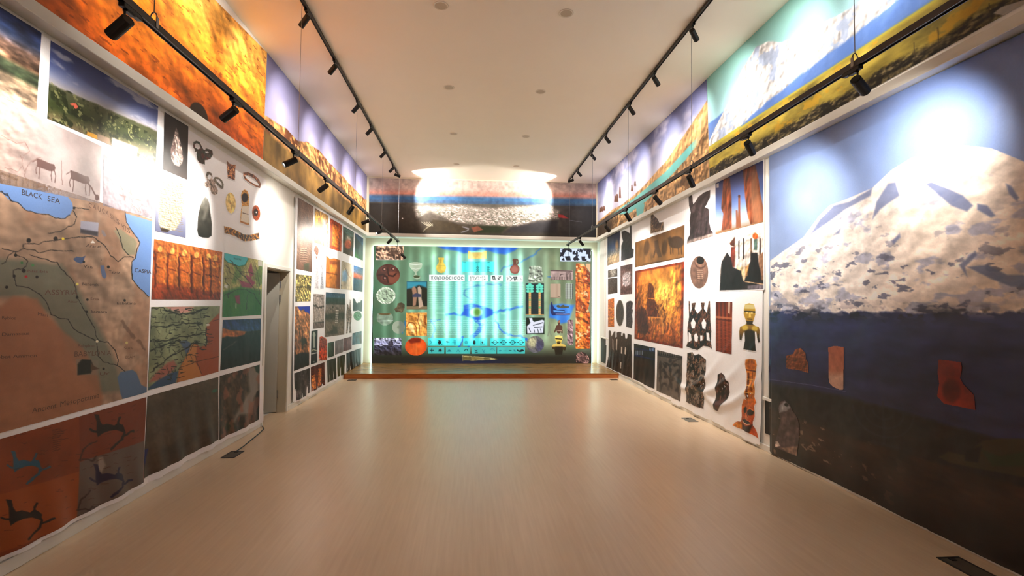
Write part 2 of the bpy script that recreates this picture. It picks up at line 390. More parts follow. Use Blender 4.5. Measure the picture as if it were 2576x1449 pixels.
# the sheets hang a little off the wall and ripple, most of all near their lower hems
def disp_side(A, Z, k, lo):
    w = .5 + .5 * np.sin(A * 2.1 + k) * np.sin(A * 5.3 + 1.7 * k)
    hem = np.clip((.8 - (Z - lo)) / .8, 0, 1) ** 2
    return .004 + .006 * w + hem * (.012 + .012 * np.sin(A * 9 + 3 * k) + .008 * np.sin(A * 23 + Z * 6))
DISP['L'] = lambda A, Z: disp_side(A, Z, .6, .1)
def disp_right(A, Z):
    d = disp_side(A, Z, 2.2, .05)
    # the long slack folds that sag towards the near lower corner of the white sheet
    for (cy, cz, w, h) in ((6.2, .30, .05, .035), (6.6, .42, .05, .03), (7.2, .36, .05, .03)):
        line = cz + .22 * (np.abs(A - cy - .35) / .6) ** 1.6
        d = d + h * np.exp(-((Z - line) / w) ** 2) * np.exp(-((A - cy) / .65) ** 2)
    return np.where(A < 5.3, .012 + .004 * np.sin(A * 4) + .004 * np.sin(A * 11 + Z * 2) * np.clip(1 - Z, .2, 1), d)
DISP['R'] = disp_right

# lettering: real outlines laid on the sheet
def lettering(name, text, plane, p0, p1, hpx, col_mat, parent, lift=.012, stretch=True, upright=False, label=None):
    """baseline from p0 to p1 (survey points); hpx cap height at p0"""
    cu = bpy.data.curves.new(name, 'FONT'); cu.body = text; cu.size = 1; cu.resolution_u = 8 if plane == 'P' else 4
    ob = bpy.data.objects.new(name, cu); SC.collection.objects.link(ob); bpy.context.view_layer.update()
    dg = bpy.context.evaluated_depsgraph_get(); me = bpy.data.meshes.new_from_object(ob.evaluated_get(dg)); bpy.data.objects.remove(ob)
    if not len(me.vertices): return None
    co = np.empty(len(me.vertices) * 3); me.vertices.foreach_get('co', co); co = co.reshape(-1, 3)
    w = co[:, 0].max()
    a0, z0 = on_plane(plane, *p0); a1, z1 = on_plane(plane, *p1); _, zt = on_plane(plane, p0[0], p0[1] - hpx)
    hh = (zt - z0) / .70
    A = a0 + (a1 - a0) * co[:, 0] / w; Z = z0 + (z1 - z0) * co[:, 0] / w + co[:, 1] * hh
    off = (DISP[plane](A, Z) if plane in DISP else 0) + lift
    V = place(plane, A, Z, off)
    me.validate()
    me.vertices.foreach_set('co', V.astype(np.float32).ravel()); me.update(); me.materials.clear(); me.materials.append(col_mat); me.name = name
    o = link(bpy.data.objects.new(name, me), parent)
    if label: o['label'] = label
    return o
# ------------------------------------------------------------------ LEFT WALL, near white sheet
PW = (246, 245, 248)
def sheet(plane, quad, name, label, cat='banner', step=7, mask=None, mat_=None, group=None, col=PW):
    s = Print(plane, quad, step, col)
    if mask is not None: s.cut(s.m_poly(mask, .5))
    o = s.build(name, None, mat_ or M_PRINT, 0.0, label); o['category'] = cat
    if group: o['group'] = group
    return o
banL = sheet('L', [(-900, -560), (668, 452), (657, 1072), (-900, 1880)], 'printed_banner', 'long white vinyl banner of maps and finds on the left wall before the door',
             mask=[(-900, -560), (668, 452), (668, 482), (662, 482), (657, 1060), (650, 1068), (560, 1108), (357, 1222), (150, 1330), (0, 1412), (-900, 1890)])
def put(pr, name, ban, label=None, m=None, lift=.0025): return pr.build(name, ban, m or M_PRINT, lift, label)

# L1 mountain valley picture cut by the frame
p = Print('L', [(-300, -168), (101, 82), (88, 284), (-300, 105)], 2.4)
p.grad([(0, (52, 74, 128)), (.2, (84, 106, 150)), (.34, (128, 106, 96)), (.5, (150, 118, 96)), (.56, (80, 90, 70)), (.66, (60, 70, 52)), (.72, (150, 132, 112)), (1, (176, 156, 138))])
p.grain(.35, 5, 5, 2, ay=3).relief(.35, 6, 4, m=(p.T > .3) * 1.0, ay=2.5); put(p, 'landscape_photo', banL, 'rocky valley under a dark blue sky')
# L2 wooded plain under a clouded sky
p = Print('L', [(124, 102), (395, 268), (389, 413), (115, 298)], 1.8)
p.grad([(0, (70, 86, 140)), (.2, (92, 108, 158)), (.38, (150, 156, 182)), (.47, (176, 172, 176)), (.5, (96, 100, 74)), (.75, (62, 74, 38)), (.9, (120, 112, 84)), (1, (150, 134, 112))], p.T + .12 * (p.S - .5) + .05 * (fbm(p.A * 5, p.Z * 5, 3, 5) - .5))
p.blotch((196, 196, 210), 4, .52, .12, .8, 9, (p.T < .42) * 1.0, 3)
p.blotch((36, 48, 18), 22, .5, .1, .8, 4, (p.T > .52) * 1.0); p.blotch((150, 150, 110), 40, .66, .05, .8, 14, (p.T > .52) * 1.0)
for q in [(180, 262, 8, 3), (186, 268, 5, 5)]: p.ell(*q, (214, 120, 100))
p.poly([(215, 330), (240, 340), (243, 352), (250, 368), (212, 352)], (226, 178, 64)); p.poly([(242, 336), (272, 348), (275, 372), (240, 356)], (170, 150, 132), soft=3)
p.poly([(278, 345), (345, 372), (340, 392), (276, 368)], (178, 170, 168), soft=3); put(p, 'landscape_photo', banL, 'wooded green plain under a cloudy blue sky')
# L3 stone figurine on black
p = Print('L', [(411, 281), (472, 318), (469, 452), (408, 426)], 1.4, (34, 24, 24))
p.mix(np.clip((p.Y - 395) / 50, 0, 1) * .7, (92, 78, 72))
fig = [(441, 320), (447, 333), (450, 350), (456, 372), (459, 398), (456, 412), (448, 419), (436, 414), (429, 400), (427, 378), (432, 360), (436, 340)]
m = p.m_poly(fig, 2); p.mix(m, (188, 172, 166)); p.relief(.7, 16, 5, m=m); p.blotch((96, 70, 66), 18, .58, .08, .7, 8, m); put(p, 'artifact_photo', banL, 'pale stone figurine on black')
# L4 clay tablet
p = Print('L', [(391, 425), (468, 458), (465, 598), (388, 581)], 1.4)
p.grad([(0, (150, 160, 186)), (.5, (176, 178, 196)), (1, (120, 124, 152))])
tab = [(402, 448), (408, 442), (458, 466), (462, 478), (460, 520), (452, 556), (440, 578), (424, 580), (402, 574), (396, 560), (397, 500)]
m = p.m_poly(tab, 2); p.mix(m, (206, 198, 176))
for k in range(22):
    y = 452 + k * 5.6; p.line([(399, y), (457, y + 13)], 1.6, (140, 126, 104), .8 * 1, .8, 2.2, k)
p.C = np.where(m[:, None] > .4, p.C, np.where((np.abs(p.C - 0) >= 0), p.C, p.C)); p.relief(.35, 30, 3, m=m)
p.mix(p.m_poly([(400, 572), (425, 578), (420, 584), (404, 582)], 2), (70, 56, 44)); put(p, 'artifact_photo', banL, 'inscribed clay tablet on blue-grey')
# L5 rock drawing of horses
p = Print('L', [(-300, 115), (252, 368), (247, 512), (-300, 400)], 2.2, (190, 178, 178))
p.grain(.10, 4, 5, 7).mix(np.clip((130 - p.X) / 300, 0, .75), (160, 132, 118)); p.relief(.2, 7, 5, m=np.clip((140 - p.X) / 120, 0, 1), ay=1.5)
hcol = (112, 84, 80)
def horse(P, x, y, s, col):
    J = lambda *a: [(x + u * s, y + v * s) for u, v in zip(a[::2], a[1::2])]
    P.poly(J(0, 0, 14, 4, 36, 14, 46, 16, 50, 26, 46, 34, 34, 34, 14, 26, 2, 22), col, .85, 1.5)
    for l in ((2, 18, -2, 30, 0, 42), (8, 22, 8, 40, 6, 54), (40, 30, 38, 46, 40, 62), (46, 30, 50, 46, 48, 64), (-10, 10, 0, 4, 4, 2)): P.line(J(*l), 2.2 * s, col, .8)
horse(p, 88, 398, .95, hcol); horse(p, 172, 428, 1.0, hcol)
p.line([(216, 460), (226, 472), (234, 488), (244, 500)], 3.5, hcol, .9); p.ell(240, 497, 5, 8, hcol, .9)
for l in ([(60, 430), (70, 412), (84, 400), (98, 396)], [(20, 350), (40, 362), (60, 358), (70, 380), (50, 400)], [(0, 340), (20, 352)], [(150, 405), (152, 465)], [(10, 420), (40, 432), (52, 420)], [(48, 390), (60, 440), (66, 470)]): p.line(l, 1.6, (136, 104, 98), .6, 1, 2)
p.line([(0, 436), (40, 452)], 5, (120, 96, 84), .6, 3); put(p, 'rock_art_photo', banL, 'rock drawing with dark horses')
# L6 pale rock drawing
p = Print('L', [(258, 388), (386, 424), (380, 549), (255, 517)], 1.8, (176, 168, 176)); p.grain(.06, 8, 5, 8); p.relief(.12, 12, 5)
for l in ([(285, 437), (296, 445), (300, 470), (306, 480)], [(300, 478), (320, 470), (330, 500), (352, 506)], [(282, 440), (290, 436)], [(300, 445), (318, 460)], [(325, 455), (328, 490)], [(296, 488), (312, 492), (310, 506)], [(325, 530), (330, 512), (346, 530)], [(348, 534), (352, 515)], [(356, 540), (364, 530)]): p.line(l, 1.5, (150, 126, 116), .65, 1, 2.5)
put(p, 'rock_art_photo', banL, 'pale rock drawing')
# L7 the large map of the ancient lands
p = Print('L', [(-300, 330), (380, 552), (366, 987), (-300, 1172)], 2.0, (184, 158, 138))
p.grain(.10, 3, 5, 11).relief(.14, 5, 12, ay=1.3); p.blotch((168, 124, 98), 3, .56, .1, .35, 21)
m = p.m_poly([(-300, 640), (0, 650), (60, 655), (150, 665), (190, 720), (215, 770), (260, 850), (290, 920), (310, 985), (240, 990), (180, 900), (130, 800), (60, 745), (-300, 760)], 14)
p.mix(m * .75, (120, 126, 112))
p.poly([(0, 770), (30, 745), (90, 752), (112, 790), (150, 830), (200, 870), (240, 930), (255, 1000), (250, 1040), (-300, 1190), (-300, 800)], (176, 124, 94), .75, 10)
sea = (132, 164, 214)
p.poly([(-300, 360), (0, 462), (30, 468), (110, 480), (165, 494), (177, 510), (179, 524), (171, 541), (158, 549), (136, 548), (117, 538), (90, 536), (60, 528), (40, 510), (22, 505), (0, 484), (-300, 420)], sea, 1, 2)
p.line([(-40, 470), (0, 484), (14, 488), (22, 504), (42, 510), (60, 528), (90, 537), (117, 540), (136, 549), (158, 549), (171, 541)], 1.8, (48, 44, 44), 1, 1, 1.5)
p.poly([(311, 536), (390, 560), (390, 750), (366, 744), (345, 720), (328, 702), (327, 668), (332, 655), (340, 640), (350, 610), (331, 585), (316, 560)], sea, 1, 1.5)
p.line([(311, 536), (316, 560), (331, 585), (350, 610), (344, 622), (338, 648), (328, 660), (330, 702), (346, 722), (370, 746)], 2, (50, 46, 46), 1, 1, 1.5)
p.poly([(283, 580), (300, 576), (318, 590), (335, 600), (342, 612), (336, 640), (320, 642), (305, 628), (297, 602)], (150, 150, 128), .8, 4)
p.poly([(292, 950), (300, 936), (330, 930), (340, 938), (352, 968), (366, 975), (366, 992), (306, 1006), (300, 990)], (110, 132, 160), 1, 3)
dk = (52, 46, 44)
R7 = K(0, 450, 2.229)
for l in (R7(0, 70, 40, 100, 60, 125), R7(400, 160, 440, 165, 490, 170), R7(400, 180, 420, 215, 405, 255, 370, 270, 330, 295, 260, 305),
          R7(120, 385, 125, 365, 170, 362, 210, 370, 230, 352, 300, 345, 380, 335, 440, 325, 510, 325, 550, 350, 580, 375, 615, 430, 655, 462, 690, 435, 740, 440),
          R7(0, 390, 30, 395, 80, 410, 120, 392, 190, 400, 210, 412, 260, 400, 400, 405), R7(80, 410, 75, 430, 130, 440, 145, 460, 140, 490, 110, 505, 70, 510, 65, 540, 85, 600, 150, 610, 210, 645, 250, 690, 275, 760, 320, 780, 370, 785, 400, 840, 450, 870, 530, 905),
          R7(160, 425, 240, 450, 310, 470, 330, 505, 380, 550, 410, 590, 420, 660, 450, 715, 500, 800, 520, 830, 530, 880, 545, 905, 600, 920, 640, 960, 655, 1010, 650, 1045),
          R7(535, 915, 540, 990, 570, 1025, 650, 1045, 690, 1080), R7(640, 270, 670, 330, 680, 390, 720, 430), R7(0, 480, 30, 460, 40, 430, 70, 410)):
    p.line(l, 2.0, dk, .95, 1, 1.6)
for q in R7(560, 455, 440, 275, 410, 445, 570, 290): p.ell(q[0], q[1], 1, 1, dk)
p.poly(R7(400, 450, 420, 435, 445, 440, 470, 430, 460, 455, 465, 470, 440, 475, 415, 465), (92, 112, 150)); p.poly(R7(555, 485, 575, 485, 580, 510, 590, 545, 580, 560, 565, 550, 558, 520), (110, 124, 156)); p.poly(R7(560, 285, 575, 290, 590, 320, 575, 325, 562, 305), (150, 140, 140))
for x, y, r in ((153, 345, 13), (302, 335, 12), (80, 428, 9), (125, 515, 11), (72, 545, 9), (198, 550, 8), (30, 607, 9), (600, 494, 8), (480, 677, 7), (422, 665, 8), (476, 745, 7), (692, 681, 7), (460, 465, 7), (405, 163, 8), (573, 1065, 7)):
    p.ell(x / 2.229, 450 + y / 2.229, r / 2.229, r / 2.229, (34, 28, 28))
for x, y, c in ((343, 335, (226, 206, 70)), (423, 590, (232, 220, 130)), (138, 548, (190, 30, 50)), (536, 911, (236, 226, 200)), (703, 919, (210, 196, 140)), (115, 470, (70, 130, 80)), (175, 484, (90, 150, 100))):
    p.ell(x / 2.229, 450 + y / 2.229, 3.4, 3.4, c)
p.poly(R7(512, 343, 524, 360, 498, 360), (240, 236, 232)); p.poly(R7(443, 235, 545, 245, 540, 322, 440, 300), (180, 180, 196)); p.poly(R7(441, 280, 542, 296, 540, 322, 440, 303), (84, 80, 88), 1, 4)
p.poly(R7(417, 1010, 545, 1018, 540, 1100, 420, 1098), (150, 140, 128), .5); p.poly(R7(425, 1040, 450, 1012, 500, 1015, 515, 1050, 500, 1090, 425, 1100), (40, 38, 28), 1, 4)
p.poly(R7(500, 1030, 520, 1050, 550, 1065, 500, 1075), (110, 86, 66), 1, 2)
for l in (R7(680, 800, 740, 890), R7(770, 910, 805, 955)): p.line(l, 7, (110, 84, 70), .5, 3, 3)
mapL = put(p, 'printed_map', banL, 'large tan map with blue seas, rivers and dark place names')
M_INK = mat('map_ink', rgb(58, 46, 42), .6); M_INKG = mat('soft_map_ink', rgb(98, 70, 56), .6); M_INKGREEN = mat('green_map_ink', rgb(60, 96, 66), .6)
for txt, a, b, h, mm in (('BLACK', (50, 489), (102, 502), 14, M_INK), ('SEA', (114, 505), (146, 513), 14, M_INK), ('CASPIA', (335, 684), (377, 689), 10, M_INK), ('ASSYRIA', (108, 741), (190, 742), 13, M_INKG),
                     ('BABYLONIA', (181, 897), (276, 893), 13, M_INKG), ('Ancient', (76, 1040), (137, 1026), 14, M_INKG), ('Mesopotamia', (145, 1024), (246, 1000), 14, M_INKG), ('Samara', (224, 787), (266, 788), 8, M_INK), ('Nineveh', (202, 718), (243, 720), 8, M_INK),
                     ('Tabriz', (270, 687), (298, 689), 7, M_INK), ('Ecbatana', (290, 766), (338, 766), 7, M_INK), ('Ararat', (212, 621), (250, 624), 8, M_INK), ('Van', (205, 673), (228, 676), 8, M_INK),
                     ('Babylon', (190, 874), (233, 873), 8, M_INKG), ('Mari', (90, 793), (115, 797), 8, M_INKG), ('Damascus', (0, 845), (70, 842), 8, M_INKG), ('Byblos', (0, 803), (36, 804), 8, M_INKG),
                     ('Rabbat Ammon', (-34, 903), (88, 898), 9, M_INKG), ('Assur', (165, 761), (191, 762), 7, M_INKG), ('Susa', (308, 879), (330, 879), 7, M_INKG), ('ELAM', (312, 902), (336, 901), 7, M_INKG),
                     ('Ur', (246, 945), (272, 942), 8, M_INKG), ('Nisibis', (64, 685), (116, 686), 7, M_INKG), ('Kirkuk', (223, 754), (246, 756), 7, M_INKG)):
    lettering('map_lettering', txt, 'L', a, b, h, mm, mapL, .003)
import itertools
lx = [(225, 521), (239, 527), (253, 534), (266, 542), (277, 551), (287, 560), (298, 569), (309, 579), (318, 588)]
for ch, q in zip('CAUCASUS MTS'.replace(' ', '')[:12], [(218, 519), (230, 523), (241, 528), (252, 533), (262, 539), (272, 546), (281, 553), (289, 560), (300, 572), (308, 577), (316, 582)]):
    lettering('map_lettering', ch, 'L', q, (q[0] + 8, q[1] + 6), 12, M_INKG, mapL, .003)
# L8 orange relief
def carve(p, cols, sc, seed, amt=.9, figs=(), figcol=None):
    p.grain(.14, sc * .5, 5, seed)
    for f in figs: p.poly(f, figcol or cols, .75, 4)
    p.relief(amt, sc, seed + 3); return p
p = Print('L', [(385, 601), (557, 634), (552, 754), (378, 753)], 1.6, (168, 78, 30)); p.grad([(0, (206, 128, 66)), (.5, (188, 104, 50)), (1, (146, 66, 30))])
for x0 in (400, 432, 462, 492, 522, 540):
    y0 = 618 + (x0 - 385) * .16
    p.ell(x0, y0 + 6, 5.5, 8, (244, 196, 116), .95, 2); p.line([(x0 - 9, y0 + 14), (x0 + 9, y0 + 17)], 2, (96, 36, 14), .8, 1.5); p.poly([(x0 - 8, y0 + 16), (x0 + 8, y0 + 16), (x0 + 11, y0 + 92), (x0 - 11, y0 + 92)], (212, 132, 56), .7, 4)
    p.line([(x0 + 12, y0 - 2), (x0 + 13, y0 + 95)], 2.5, (236, 180, 96), .7, 2, 3); p.line([(x0 - 13, y0 + 10), (x0 - 12, y0 + 100)], 4, (84, 26, 8), .8, 3, 3)
    p.line([(x0 - 6, y0 + 30), (x0 + 14, y0 + 24)], 3, (240, 190, 110), .6, 2, 2); p.line([(x0 - 8, y0 + 50), (x0 + 8, y0 + 56)], 2, (100, 34, 10), .8, 2, 2)
carve(p, None, 14, 3, .28); put(p, 'relief_photo', banL, 'orange-lit carved relief of standing figures')
# L9 small coloured map
p = Print('L', [(562, 636), (659, 656), (656, 792), (557, 798)], 1.4, (186, 178, 122)); p.grain(.14, 6, 5, 4).blotch((100, 140, 66), 5, .5, .08, .6, 12).relief(.2, 16, 5)
p.poly([(555, 735), (600, 722), (655, 730), (660, 800), (555, 800)], (66, 128, 56), .8, 8)
p.poly([(562, 636), (620, 647), (622, 655), (612, 668), (598, 670), (585, 664), (570, 660), (562, 650)], (104, 204, 214), 1, 2); p.line([(562, 650), (570, 660), (585, 664), (598, 670), (614, 667), (622, 652)], 1.6, (44, 120, 70))
for c in ([(630, 660), (636, 690), (628, 700), (622, 680)], [(600, 705), (622, 712), (640, 708), (632, 724), (606, 722)], [(588, 744), (600, 742), (602, 765), (592, 762)], [(616, 690), (630, 700), (640, 715), (620, 708)]): p.poly(c, (176, 60, 110), .8, 3)
for l in ([(565, 665), (580, 690), (606, 708)], [(560, 745), (590, 730), (610, 728), (640, 740), (656, 770)], [(640, 660), (650, 700), (652, 740)], [(562, 700), (575, 722), (570, 750)], [(600, 680), (640, 690)], [(575, 655), (600, 680), (640, 730)], [(620, 740), (618, 780)]): p.line(l, 1.5, (66, 60, 48), .8, 1, 3)
p.poly([(648, 655), (658, 657), (658, 670), (648, 669)], (214, 210, 200)); p.poly([(563, 715), (571, 718), (570, 726), (562, 722)], (226, 222, 210)); p.poly([(590, 763), (592, 763), (592, 776), (590, 776)], (226, 222, 210))
m9 = put(p, 'printed_map', banL, 'small green and pink map with a turquoise sea')
lettering('map_lettering', 'Black Sea', 'L', (585, 652), (604, 655), 5, M_INK, m9, .003); lettering('map_lettering', 'Taurus Mts', 'L', (562, 700), (582, 702), 4, M_INK, m9, .003)
# L10 old engraved map
p = Print('L', [(378, 772), (551, 770), (547.5, 935), (369, 982)], 1.35, (148, 152, 122)); p.grain(.14, 8, 5, 9)
k4 = K(360, 740, 5.571)
p.poly(k4(1065, 170, 1060, 260, 960, 350, 900, 420, 860, 480, 870, 600, 890, 700, 860, 720, 780, 740, 740, 700, 700, 690, 640, 740, 600, 860, 500, 1030, 460, 1240, 600, 1220, 1045, 1085), (176, 98, 62), 1, 3)
p.poly(k4(640, 740, 700, 700, 740, 720, 730, 860, 720, 960, 790, 1080, 800, 1150, 580, 1220, 480, 1250, 500, 1050, 580, 900), (196, 140, 84), 1, 3)
p.poly(k4(60, 1310, 200, 1200, 380, 1100, 480, 1080, 460, 1180, 440, 1250, 48, 1345), (70, 98, 128), 1, 3); p.poly(k4(60, 1240, 160, 1110, 330, 960, 420, 930, 460, 1000, 380, 1100, 200, 1200), (176, 110, 100), .9, 6)
p.poly(k4(300, 180, 560, 172, 700, 180, 640, 250, 520, 270, 400, 230), (212, 160, 152), .9, 3); p.poly(k4(490, 660, 600, 650, 660, 690, 630, 810, 590, 840, 570, 780, 520, 700), (92, 108, 140), .9, 3)
inkm = (44, 44, 34)
rr = random.Random(5)
for l in (k4(100, 200, 250, 190, 300, 220, 430, 275, 560, 280, 700, 265, 800, 220, 900, 185), k4(80, 465, 300, 450, 560, 410, 800, 420), k4(90, 640, 300, 660, 480, 610, 700, 570, 850, 530), k4(80, 1090, 260, 960, 400, 850, 600, 760, 700, 680), k4(60, 800, 300, 720, 500, 640), k4(860, 480, 880, 620, 860, 720, 800, 700, 740, 680, 660, 700)):
    p.line(l, 3.0, inkm, .9, 1.4, 3)
for k in range(150):
    x = rr.uniform(85, 1000); y = rr.uniform(190, 1200)
    if x > 880 - (y > 700) * (y - 700) * .8: continue
    w = rr.uniform(20, 90); a = rr.uniform(-.2, .15); p.line(k4(x, y, x + w, y + w * a), rr.choice((1.2, 1.6, 2.4)), inkm, .85, .9, 1.0, k)
for k in range(90):
    x = rr.uniform(85, 820); y = rr.uniform(200, 1150)
    if x > 860 - (y > 600) * (y - 600) * .9: continue
    p.line(k4(x, y, x + rr.uniform(-50, 50), y + rr.uniform(30, 80)), 1.3, inkm, .8, .9, 2.5, k + 99)
for l in (k4(540, 1020, 720, 950, 1060, 870), k4(640, 845, 720, 860, 740, 960, 800, 1110), k4(860, 500, 910, 495), k4(880, 600, 970, 605), k4(880, 660, 960, 652), k4(870, 700, 950, 690), k4(960, 380, 1060, 350), k4(500, 1120, 580, 1085), k4(500, 1170, 570, 1150)): p.line(l, 1.4, (70, 36, 26), .8, 1, 1)
p.ell(360 + 893 / 5.57, 740 + 430 / 5.57, 5, 2.6, (222, 214, 206)); put(p, 'printed_map', banL, 'old engraved map in grey-green and rust')
# L11 coast at dusk
p = Print('L', [(559, 805), (655, 801), (653, 908), (552, 932)], 1.7); p.grad([(0, (52, 60, 110)), (.2, (70, 90, 140)), (.27, (74, 90, 130)), (.3, (56, 48, 40)), (.45, (42, 38, 36)), (1, (26, 22, 22))])
p.poly([(556, 824), (575, 830), (600, 832), (618, 834), (612, 842), (590, 848), (568, 846), (557, 850)], (206, 130, 66), .9, 3); p.line([(592, 858), (575, 872), (560, 880)], 2, (130, 112, 100), .8, 2, 2); p.relief(.3, 9, 6); put(p, 'landscape_photo', banL, 'dark shoreline with orange cliffs')
# L12 aerial view, L13 satellite
p = Print('L', [(551, 946), (652, 917), (650, 1055.5), (546, 1107)], 1.6, (84, 68, 56)); p.grain(.3, 4, 5, 6).relief(.4, 7, 3)
p.poly([(620, 925), (650, 918), (650, 985), (638, 1000), (632, 1040), (600, 1045), (575, 1075), (600, 1020), (625, 985)], (164, 156, 150), .9, 9); p.poly([(645, 985), (652, 980), (650, 1055), (630, 1065), (634, 1030)], (20, 16, 20), 1, 2)
p.ell(596, 1005, 13, 20, (52, 44, 38), .7, 8, .4); p.ell(597, 1003, 8, 14, (112, 100, 84), .7, 6, .4); p.poly([(560, 1070), (580, 1058), (590, 1075), (572, 1090)], (40, 58, 34), .9, 5); p.poly([(638, 920), (652, 917), (652, 940), (643, 935)], (34, 70, 56), .9, 3); p.blotch((176, 118, 100), 6, .58, .06, .6, 31)
put(p, 'aerial_photo', banL, 'aerial picture of brown hills and pale salt flats')
p = Print('L', [(368, 997), (547, 948), (544, 1106), (359, 1204)], 2.2, (98, 84, 72)); p.grain(.12, 5, 5, 19, ay=2).relief(.1, 10, 15)
p.poly([(359, 1133), (366, 1130), (371, 1128), (366, 1150), (361, 1180)], (40, 46, 120), 1, 2); p.ell(537, 983, 7, 4, (60, 120, 104), 1, 3, -.4); put(p, 'aerial_photo', banL, 'plain brown satellite picture')
# L14 four small lake maps on one picture
p = Print('L', [(-300, 1190), (365, 999), (357, 1213), (-300, 1560)], 2.2, (158, 86, 50)); p.grain(.1, 3, 5, 23)
k5 = K(0, 980, 3.15)
p.poly(k5(610, 190, 1160, 40, 1140, 410, 620, 580), (140, 74, 50), 1, 2); p.poly(k5(615, 575, 1140, 405, 1120, 740, 590, 1025), (126, 110, 102), 1, 2); p.poly(k5(-700, 1040, 0, 830, 610, 650, 600, 1030, -700, 1600), (172, 98, 52), 1, 3)
p.poly(k5(770, 540, 800, 535, 820, 600, 790, 660, 765, 620), (190, 178, 166), .7, 5)
def lake(ox, oy, s, col, w=1.0):
    J = lambda *a: [(q[0], q[1]) for q in k5(*[ox + v * s if i % 2 == 0 else oy + v * s for i, v in enumerate(a)])]
    p.poly(J(0, 0, 40, 5, 50, 60, 70, 90, 110, 80, 170, 95, 200, 70, 230, 90, 250, 110, 240, 150, 180, 130, 120, 140, 70, 160, 30, 190, 20, 140, 20, 60), col, 1, 1.5)
    for l in (J(230, 100, 250, 150, 230, 210, 180, 250), J(200, 70, 215, 30), J(240, 180, 300, 150, 330, 140), J(-30, 130, 0, 145, 25, 150), J(180, 250, 140, 290)): p.line(l, 5 * w, col, 1, 2, 2)
lake(735, 195, .95, (44, 30, 28)); lake(730, 590, .9, (44, 32, 74)); lake(75, 485, .9, (64, 110, 130)); lake(30, 870, 1.1, (42, 30, 20))
for l in (k5(620, 560, 640, 480, 700, 430, 760, 410), k5(640, 550, 720, 560, 760, 530), k5(605, 940, 620, 880, 700, 800), k5(600, 960, 680, 950, 740, 930)): p.line(l, 4, (60, 36, 34), .8, 3, 3)
for k in range(90):
    x = rr.uniform(0, 1100); y = rr.uniform(150, 1250) - x * .1; p.line(k5(x, y, x + rr.uniform(15, 60), y - rr.uniform(-4, 20)), 1.3, (90, 44, 26), .6, 1, 2, k)
for k in range(11): p.line(k5(400, 320 + k * 17, 400 + rr.uniform(50, 95), 312 + k * 16), 1.4, (84, 40, 24), .7, 1, 1.2, k)
put(p, 'printed_map', banL, 'orange and grey picture of four lake maps')

# finds printed straight on the white of the near sheet
k6 = K(380, 260, 3.813)
def cutout(plane, pts, base, name, ban, label, paint=None, step=1.3, m=None, holes=(), lift=.0025):
    xs = [q[0] for q in pts]; ys = [q[1] for q in pts]; x0, x1, y0, y1 = min(xs) - 3, max(xs) + 3, min(ys) - 3, max(ys) + 3
    p = Print(plane, [(x0, y0), (x1, y0), (x1, y1), (x0, y1)], step * .8, base); k = p.m_poly(pts, 1.0)
    for h in holes: k = k * (1 - p.m_poly(h, 1.0))
    if paint: paint(p)
    if plane in 'LR' and m is None:                      # the white of the sheet goes on round the figure
        p.C = p.C * k[:, None] + np.array(PW, float) * (1 - k[:, None]); k = p.m_poly(pts, 5.0) > .2
    p.cut(k * 1.0); return p.build(name, ban, m or M_PRINT, lift, label)
def ellpts(cx, cy, rx, ry, n=28, ang=0): 
    return [(cx + rx * math.cos(t) * math.cos(ang) - ry * math.sin(t) * math.sin(ang), cy + rx * math.cos(t) * math.sin(ang) + ry * math.sin(t) * math.cos(ang)) for t in [2 * math.pi * i / n for i in range(n)]]
cutout('L', k6(395, 400, 400, 370, 425, 358, 455, 370, 475, 410, 490, 440, 510, 450, 515, 430, 550, 440, 578, 455, 582, 490, 560, 530, 530, 542, 505, 545, 505, 585, 480, 580, 455, 570, 435, 540, 428, 490, 432, 460, 410, 465, 415, 445, 398, 425),
       (66, 58, 50), 'find_photo', banL, 'dark bronze ornament with a ring, upper of two', lambda p: (p.relief(.8, 22, 5), p.blotch((120, 46, 40), 20, .6, .06, .8, 3), p.blotch((60, 96, 84), 16, .58, .06, .6, 13)), holes=[k6(410, 395, 430, 380, 455, 395, 465, 430, 440, 440, 415, 425), k6(508, 460, 535, 458, 545, 470, 525, 478, 510, 472)])
cutout('L', k6(515, 690, 525, 660, 545, 655, 570, 670, 578, 700, 575, 730, 590, 725, 600, 705, 630, 705, 670, 735, 688, 775, 685, 815, 665, 822, 640, 800, 610, 765, 600, 775, 620, 805, 632, 835, 628, 865, 600, 880, 570, 865, 560, 835, 545, 800, 520, 808, 505, 790, 505, 760, 530, 745),
       (176, 160, 150), 'find_photo', banL, 'paler bronze ornament with two rings, lower of two', lambda p: (p.poly(k6(590, 700, 690, 740, 690, 830, 620, 780), (112, 110, 96), .9, 4), p.poly(k6(510, 650, 580, 655, 570, 690, 520, 720), (110, 106, 96), .8, 3), p.relief(.5, 22, 5)), holes=[k6(530, 700, 545, 682, 565, 690, 570, 710, 555, 732, 535, 725), k6(612, 725, 640, 728, 668, 765, 670, 795, 645, 770, 620, 745)])
def blade(p):
    p.grad([(0, (176, 176, 170)), (.35, (120, 118, 108)), (.7, (66, 66, 60)), (1, (36, 34, 30))], p.T); p.grain(.3, 8, 4, 4)
    p.mix(p.m_line(k6(545, 930, 500, 1100), 9, 8) * .5, (170, 168, 160))
cutout('L', k6(512, 895, 535, 920, 548, 960, 560, 1060, 573, 1160, 570, 1270, 540, 1290, 490, 1288, 445, 1275, 433, 1220, 440, 1090, 462, 980, 490, 915), (80, 78, 70), 'find_photo', banL, 'polished dark grey stone blade', blade)
gold = lambda seed: (lambda p: (p.grain(.35, 30, 3, seed), p.relief(.9, 36, seed), p.blotch((84, 40, 20), 40, .55, .05, .8, seed)))
